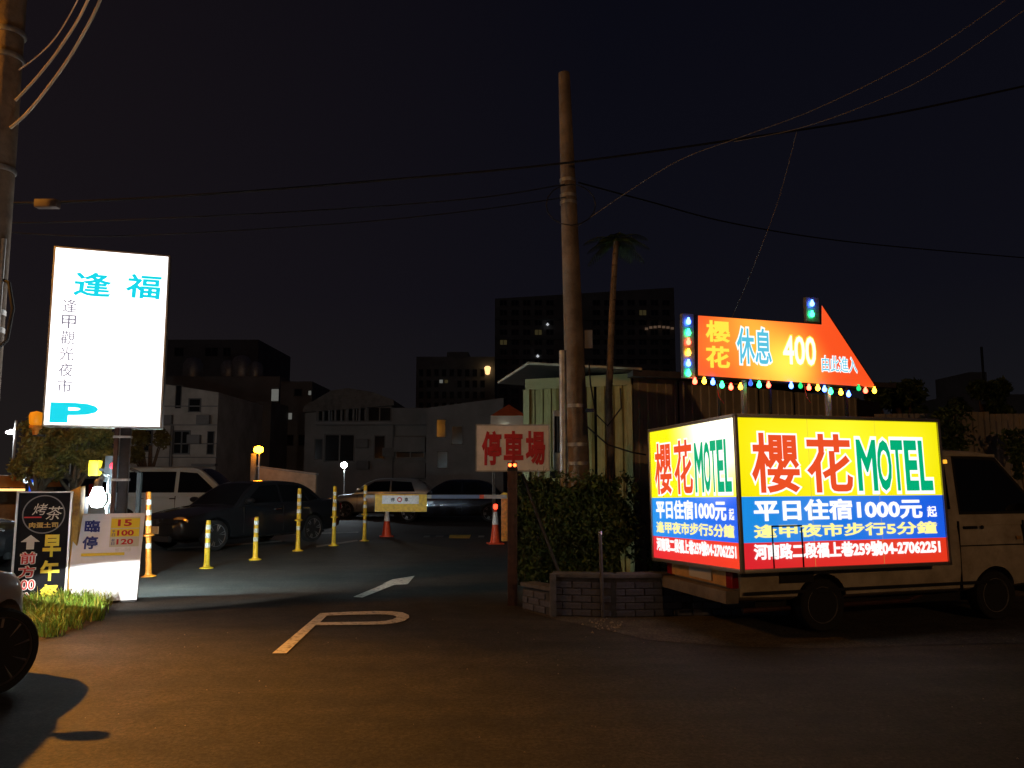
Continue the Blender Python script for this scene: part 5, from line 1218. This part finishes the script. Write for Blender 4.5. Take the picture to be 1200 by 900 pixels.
def ex_tank(r, loc):
    for px, py, s in ((213, 438, .9), (256, 437, .75), (272, 437, .95), (289, 437, .7)):
        x, z = loc(px, py); t = MB().lathe([(s*.75, 0), (s*.8, .1), (s*.8, s*1.3), (s*.55, s*1.75), (s*.15, s*1.9), (0, s*1.9)], 20, Matrix.Translation((x, 2.0, z - .2))).build('water_tank', M_steel, r, 40)
    x0_, z0_ = loc(239, 438); x1_, z1_ = loc(244, 424)
    MB().box(x0_, loc(262, 438)[0], 3.2, 5.5, loc(239, 446)[1], loc(239, 437)[1]).build('roof_shed', M_dpl, r)
building('dark_apartment_block', 'dim apartment block with water tanks behind the white house', 58, 190, 328, 441, 10, M_gpl, [(318, 456, 330 - 3, 470, 'lit'), (283, 470, 292, 484), (264, 480, 274, 494), (306, 500, 314, 514)], extra=ex_tank, cat='apartment block')
building('dark_infill_house', 'narrow dark house between the white house and the orange lamp', 52, 257, 318, 470, 8, M_dpl, [(270, 500, 284, 515)])
building('grey_building', 'faint tall grey building rising behind the water tanks', 95, 185, 303, 398, 14, M_gpl, [(241, 408, 255, 417), (262, 408, 270, 417), (205, 408, 215, 417), (284, 420, 292, 429)], cat='building')
building('narrow_tower_house', 'narrow dark house with two small lit windows left of the middle house', 56, 329, 366, 447, 9, M_dpl, [(338, 484, 342.5, 491.5, 'lit'), (361.5, 458, 365, 463, 'lit'), (345, 456, 354, 464), (334, 510, 344, 522), (350, 510, 360, 522)])
def ex_mid(r, loc):
    pl_ = [loc(358, 478), loc(390, 459), loc(410, 456), loc(440, 461), loc(463, 470), loc(463, 476), loc(358, 484)]
    MB().prism(pl_, -.6, 6).build('roof', M_roof, r)
    for k in range(9):
        x, z = loc(374 + k*7, 494); x2, z2 = loc(374 + k*7, 474); MB().box(x - .06, x + .06, -.55, -.45, z, z2).build('railing_post', M_wfr, r)
    x0_, z = loc(372, 495); x1_, _ = loc(505, 495); MB().box(x0_, x1_, -.6, -.02, z - .18, z).build('balcony_slab', M_gpl, r)
    for px, py in ((425, 520), (456, 530), (426, 545)):
        x, z = loc(px, py); MB().box(x - .38, x + .38, -.38, -.03, z - .27, z + .27).build('air_conditioner', M_dpl, r, bevel=0.02)
    x, z = loc(462, 496); MB().tube([(x, -.12, 0), (x, -.12, z)], .07, 8).build('downpipe', M_wfr, r, 40)
    for py in (513, 543):
        x0_, z = loc(464, py); x1_, _ = loc(500, py); MB().box(x0_, x1_, -.9, -.02, z - .9, z).build('balcony_front', M_gpl, r)
building('balcony_house', 'wide grey house with pitched roof and balconies behind the silver hatchback', 50, 358, 505, 478, 9, M_gpl, [(369, 515, 378, 538), (381, 510, 415, 540), (439, 511, 451, 537), (465, 512, 497, 536), (374, 478, 404, 493), (408, 478, 428, 493), (432, 478, 458, 493), (466, 548, 496, 560)], extra=ex_mid)
def ex_r(r, loc):
    x0_, z0_ = loc(522, 412); x1_, z1_ = loc(548, 409); MB().box(x0_, x1_, 2, 6, loc(522, 420)[1] - .3, z1_).build('stair_house', M_dpl, r)
    x, z = loc(571.5, 438); MB().lathe([(.0, -.5), (.22, -.4), (.35, .3), (.2, .45), (0, .45)], 8, Matrix.Translation((x, -.5, z + .3))).build('wall_lantern', glow('lantern_warm', (1.0, 0.60, 0.25), 1.6), r, 30)
ws = [(491 + 9*i, 433 + 13*j, 496 + 9*i, 441 + 13*j) for i in range(9) for j in range(4) if (i, j) not in ((3, 1), (4, 1))] + [(515, 445, 519, 449, 'lit'), (521, 445, 525, 449, 'dim')]
building('mid_rise_block', 'dark flat-roofed block with small windows left of the tall tower', 85, 488, 580, 418, 14, M_dpl, ws, extra=ex_r, cat='apartment block')
building('pale_low_house', 'low pale house between the middle house and the white parking sign', 46, 500, 590, 478, 8, M_gpl, [(512, 492, 522, 512), (530, 500, 542, 520), (513, 530, 524, 548)], py_top_r=466)
rr_ = random.Random(4)
tw = []
for j in range(11):
    for i in range(15):
        x0_ = 586 + i*13.6; y0_ = 352 + j*11.5
        if 652 < x0_ < 690 or x0_ > 782: continue
        kind = 'dark'
        if (i, j) == (0, 4): kind = 'dim'
        if (i, j) == (12, 1): kind = 'dim'
        if (i, j) == (3, 3): kind = 'dim'
        tw.append((x0_, y0_, x0_ + 8, y0_ + 6, kind))
def ex_tw(r, loc):
    for px, py in ((641.5, 381), (630, 418)):
        x, z = loc(px, py); MB().lathe([(0, -.25), (.26, 0), (0, .3)], 10, Matrix.Translation((x, -.5, z))).build('wall_lamp', glow('far_white', (0.9, 0.95, 1.0), 0.5), r, 40)
    for k in range(4):
        x0_, z = loc(580, 374 + k*23); x1_, _ = loc(790, 374 + k*23); MB().box(x0_, x1_, -.5, -.02, z - .2, z + .2).build('floor_band', M_dpl, r)
    for px, py in ((757, 386), (762, 384.5), (767, 384), (772, 383.5), (777, 384), (782, 384.5), (787, 385.5)):
        x, z = loc(px, py); MB().box(x - .22, x + .22, -.6, -.4, z - .16, z + .16).build('terrace_lamp', glow('terrace_glow', (0.8, 0.5, 0.32), 0.10), r)
building('tall_tower_block', 'tall dark tower block behind the palm and the utility pole', 120, 580, 790, 350, 22, M_twr, tw, extra=ex_tw, cat='tower block', py_top_r=337)
# orange tarpaulin roof behind the parking sign
q0 = pt(576, 487, 24); q1 = pt(618, 487, 24); q2 = pt(596, 470, 24)
tr = thing('tarpaulin_stall', 'dull orange tarpaulin roof showing above the white parking sign', 'tent', (q2.x, 24, 0))
hw = (q1.x - q0.x)/2
MB().add([(-hw, 0, q0.z), (hw, 0, q0.z), (hw, 2.2, q0.z), (-hw, 2.2, q0.z), (0, 1.1, q2.z)], [(0,1,4), (1,2,4), (2,3,4), (3,0,4), (3,2,1,0)]).build('tarpaulin', mat('orange_tarp', (0.62, 0.12, 0.02), 0.6, var=0.2, scale=3), tr)
MB().box(-hw, hw, -.02, .02, q0.z - .28, q0.z - .005).build('valance', mat('pale_valance', (0.38, 0.33, 0.28), 0.7), tr)
for sx_ in (-1, 1):
    for yy in (0.08, 2.1): MB().tube([(sx_*(hw - .08), yy, 0), (sx_*(hw - .08), yy, q0.z)], .03, 6).build('pole', M_steel, tr)
q = pt(591, 460, 23.4); MB().lathe([(0, -.06), (.055, 0), (0, .06)], 10, Matrix.Translation((q.x - q2.x, -.1, q0.z - .35))).build('hanging_bulb', glow('stall_bulb', (0.9, 1.0, 0.85), 8.0), tr, 40)

# ================================================================== RIGHT: WALL AND PLANTS BEHIND THE VAN
M_fence = mat('pale_sheet_fence', (0.24, 0.21, 0.18), 0.6, 0.1, var=0.15, scale=1.5)
fn = thing('sheet_fence', 'tall pale sheet metal fence behind the van cab', 'fence', (0, 0, 0))
p0 = pt(1030, 600, 13.2); p1 = pt(1420, 600, 12.6); f0, f1 = Vector((p0.x, 13.2)), Vector((p1.x, 12.6)); zf = zat(1150, 484, 0, 13)
dF = (f1 - f0).normalized(); LF = (f1 - f0).length
for i in range(int(LF/0.9)):
    corrugated(fn, 'sheet_panel', f0 + dF*(i*.9 + .008), f0 + dF*((i+1)*.9 - .006), 0, zf + 0.02*math.sin(i*2.1), M_fence, pitch=0.18, depth=0.02)
bq = f0 + dF*0.0; nF = Vector((dF.y, -dF.x))
MB().slab([tuple(f0 - nF*.03), tuple(f1 - nF*.03), tuple(f1 - nF*.08), tuple(f0 - nF*.08)], zf - .30, zf - .24).build('rail', M_steel, fn)
MB().slab([tuple(f0 - nF*.03), tuple(f1 - nF*.03), tuple(f1 - nF*.08), tuple(f0 - nF*.08)], .40, .46).build('rail', M_steel, fn)
rv = random.Random(9)
def vine(label, px, py0, py1, w, n, Y):
    b = pt(px, 560, Y); r = thing('creeper', label, 'plant', (b.x, Y, 0)); za_, zb_ = zat(px, py1, 0, Y), zat(px, py0, 0, Y)
    P = []
    for k in range(n):
        t = rv.random(); P.append((rv.gauss(0, w*(.5 + .5*math.sin(3*t + px))), rv.uniform(-.12, .06), za_ + (zb_ - za_)*t))
    leaf_cloud('foliage', M_leaf, r, P, 0.06, rv)
    MB().tube([(0, 0, 0), (.08, -.03, za_*.6 + zb_*.2), (-.05, 0, zb_)], [.02, .014, .006], 6).build('stem', M_bark, r)
vine('dark creeper on the fence just right of the MOTEL box', 1118, 478, 545, 0.17, 700, 12.75)
vine('dark leafy branch on the fence at the right edge', 1192, 505, 560, 0.16, 500, 12.5)
b_ = pt(1085, 560, 17); tree('dark_tree', 'dark bushy tree over the fence right of the arrow tip', (b_.x, 18, 0), 3.6, 1.2, 0.6, zat(1085, 478, 0, 18), 2600, 0.10, M_leaf, None)
b_ = pt(1185, 560, 20); tree('dark_tree', 'dark bushy tree over the fence at the right edge', (b_.x, 21, 0), 4.0, 1.2, 0.65, zat(1185, 474, 0, 21), 2600, 0.10, M_leaf, None)
def ex_an(r, loc):
    x, z = loc(1163, 460); x2, z2 = loc(1163, 404); MB().tube([(x, 1, z - 1), (x, 1, z2)], .09, 6).build('mast', M_black, r)
building('stepped_building', 'dark stepped building with a mast beyond the fence', 60, 1126, 1230, 462, 9, M_dpl, [(1150, 466, 1154, 468, 'dim'), (1180, 476, 1186, 484)], extra=ex_an, cat='building')
building('rooftop_hut', 'dark rooftop hut silhouette left of the mast', 61, 1136, 1156, 436, 5, M_dpl, [(1142, 446, 1149, 454)], cat='building')

# ================================================================== WIRES
def wire(label, pts, r, m=M_wire, n=26, group='overhead wires'):
    P = resample([(i, *p) for i, p in enumerate(pts)], 8); P = [Vector(p[1:]) for p in P]
    tag(MB().tube(P, r, 5).build('overhead_wire', m, None, 60), label, 'wire', group)
M_wlit = mat('pale_wire', (0.30, 0.27, 0.24), 0.5); M_wor = mat('lamp_lit_wire', (0.62, 0.50, 0.36), 0.45)  # left pole's cables: warm lamp light put into a paler wire colour
W = lambda L: [pt(px, py, Y) for px, py, Y in L]
wire('thick black cable crossing the whole sky past the utility pole', W([(-40, 238, 9.0), (75, 237, 9.3), (240, 228, 10.0), (430, 213, 10.4), (655, 192, 10.6), (900, 158, 10.6), (1050, 133, 10.6), (1260, 88, 10.6)]), 0.016)
wire('upper of two thin cables running from the left to the utility pole', W([(-40, 262, 8.8), (120, 259, 9.6), (380, 246, 10.3), (560, 232, 10.6), (662, 216, 10.75)]), 0.009)
wire('lower of two thin cables running from the left to the utility pole', W([(-40, 268, 8.8), (130, 277, 9.6), (400, 262, 10.3), (560, 246, 10.6), (664, 231, 10.75)]), 0.008)
wire('sagging cable running right from the utility pole', W([(678, 214, 10.8), (760, 236, 11.6), (860, 262, 12.8), (1000, 284, 14.4), (1210, 303, 16)]), 0.012)
wire('faint thin wire, upper of the two rising to the top right corner', W([(676, 266, 10.78), (740, 222, 10.7), (800, 186, 10.5), (870, 160, 10.3), (960, 126, 10), (1080, 66, 9.4), (1190, -8, 8.5)]), 0.0055, M_wlit)
wire('faint thin wire, lower of the two rising to the top right corner', W([(860, 166, 10.55), (930, 152, 10.5), (1000, 129, 10.2), (1090, 88, 9.8), (1210, 5, 9)]), 0.0055, M_wlit)
wire('faint thin wire hanging down toward the arrow sign', W([(934, 153, 10.6), (912, 235, 11.0), (880, 320, 11.6), (846, 400, 12.3), (836, 434, 12.6)]), 0.004, M_wlit)
wire('orange lit twisted cable from the left pole, lowest of the three', W([(12, 150, 8.62), (30, 134, 8.6), (52, 108, 8.5), (82, 66, 8.3), (112, 12, 8), (128, -30, 7.8)]), 0.017, M_wor)
wire('orange lit twisted cable from the left pole, middle of the three', W([(18, 118, 8.62), (42, 92, 8.6), (66, 62, 8.5), (92, 22, 8.3), (112, -20, 8)]), 0.015, M_wor)
wire('dim grey cable from the left pole, highest of the three', W([(22, 82, 8.62), (46, 64, 8.6), (68, 40, 8.5), (90, 2, 8.3), (104, -30, 8)]), 0.007, M_wor)
q = pt(55, 239, 9.2); tag(MB().box(q.x - .13, q.x + .14, q.y - .05, q.y + .05, q.z - .05, q.z + .05).build('cable_splice_box', mat('splice_box', (0.06, 0.035, 0.025), 0.6), None, bevel=0.012), 'small dark splice box on the cable near the left pole', 'splice box')
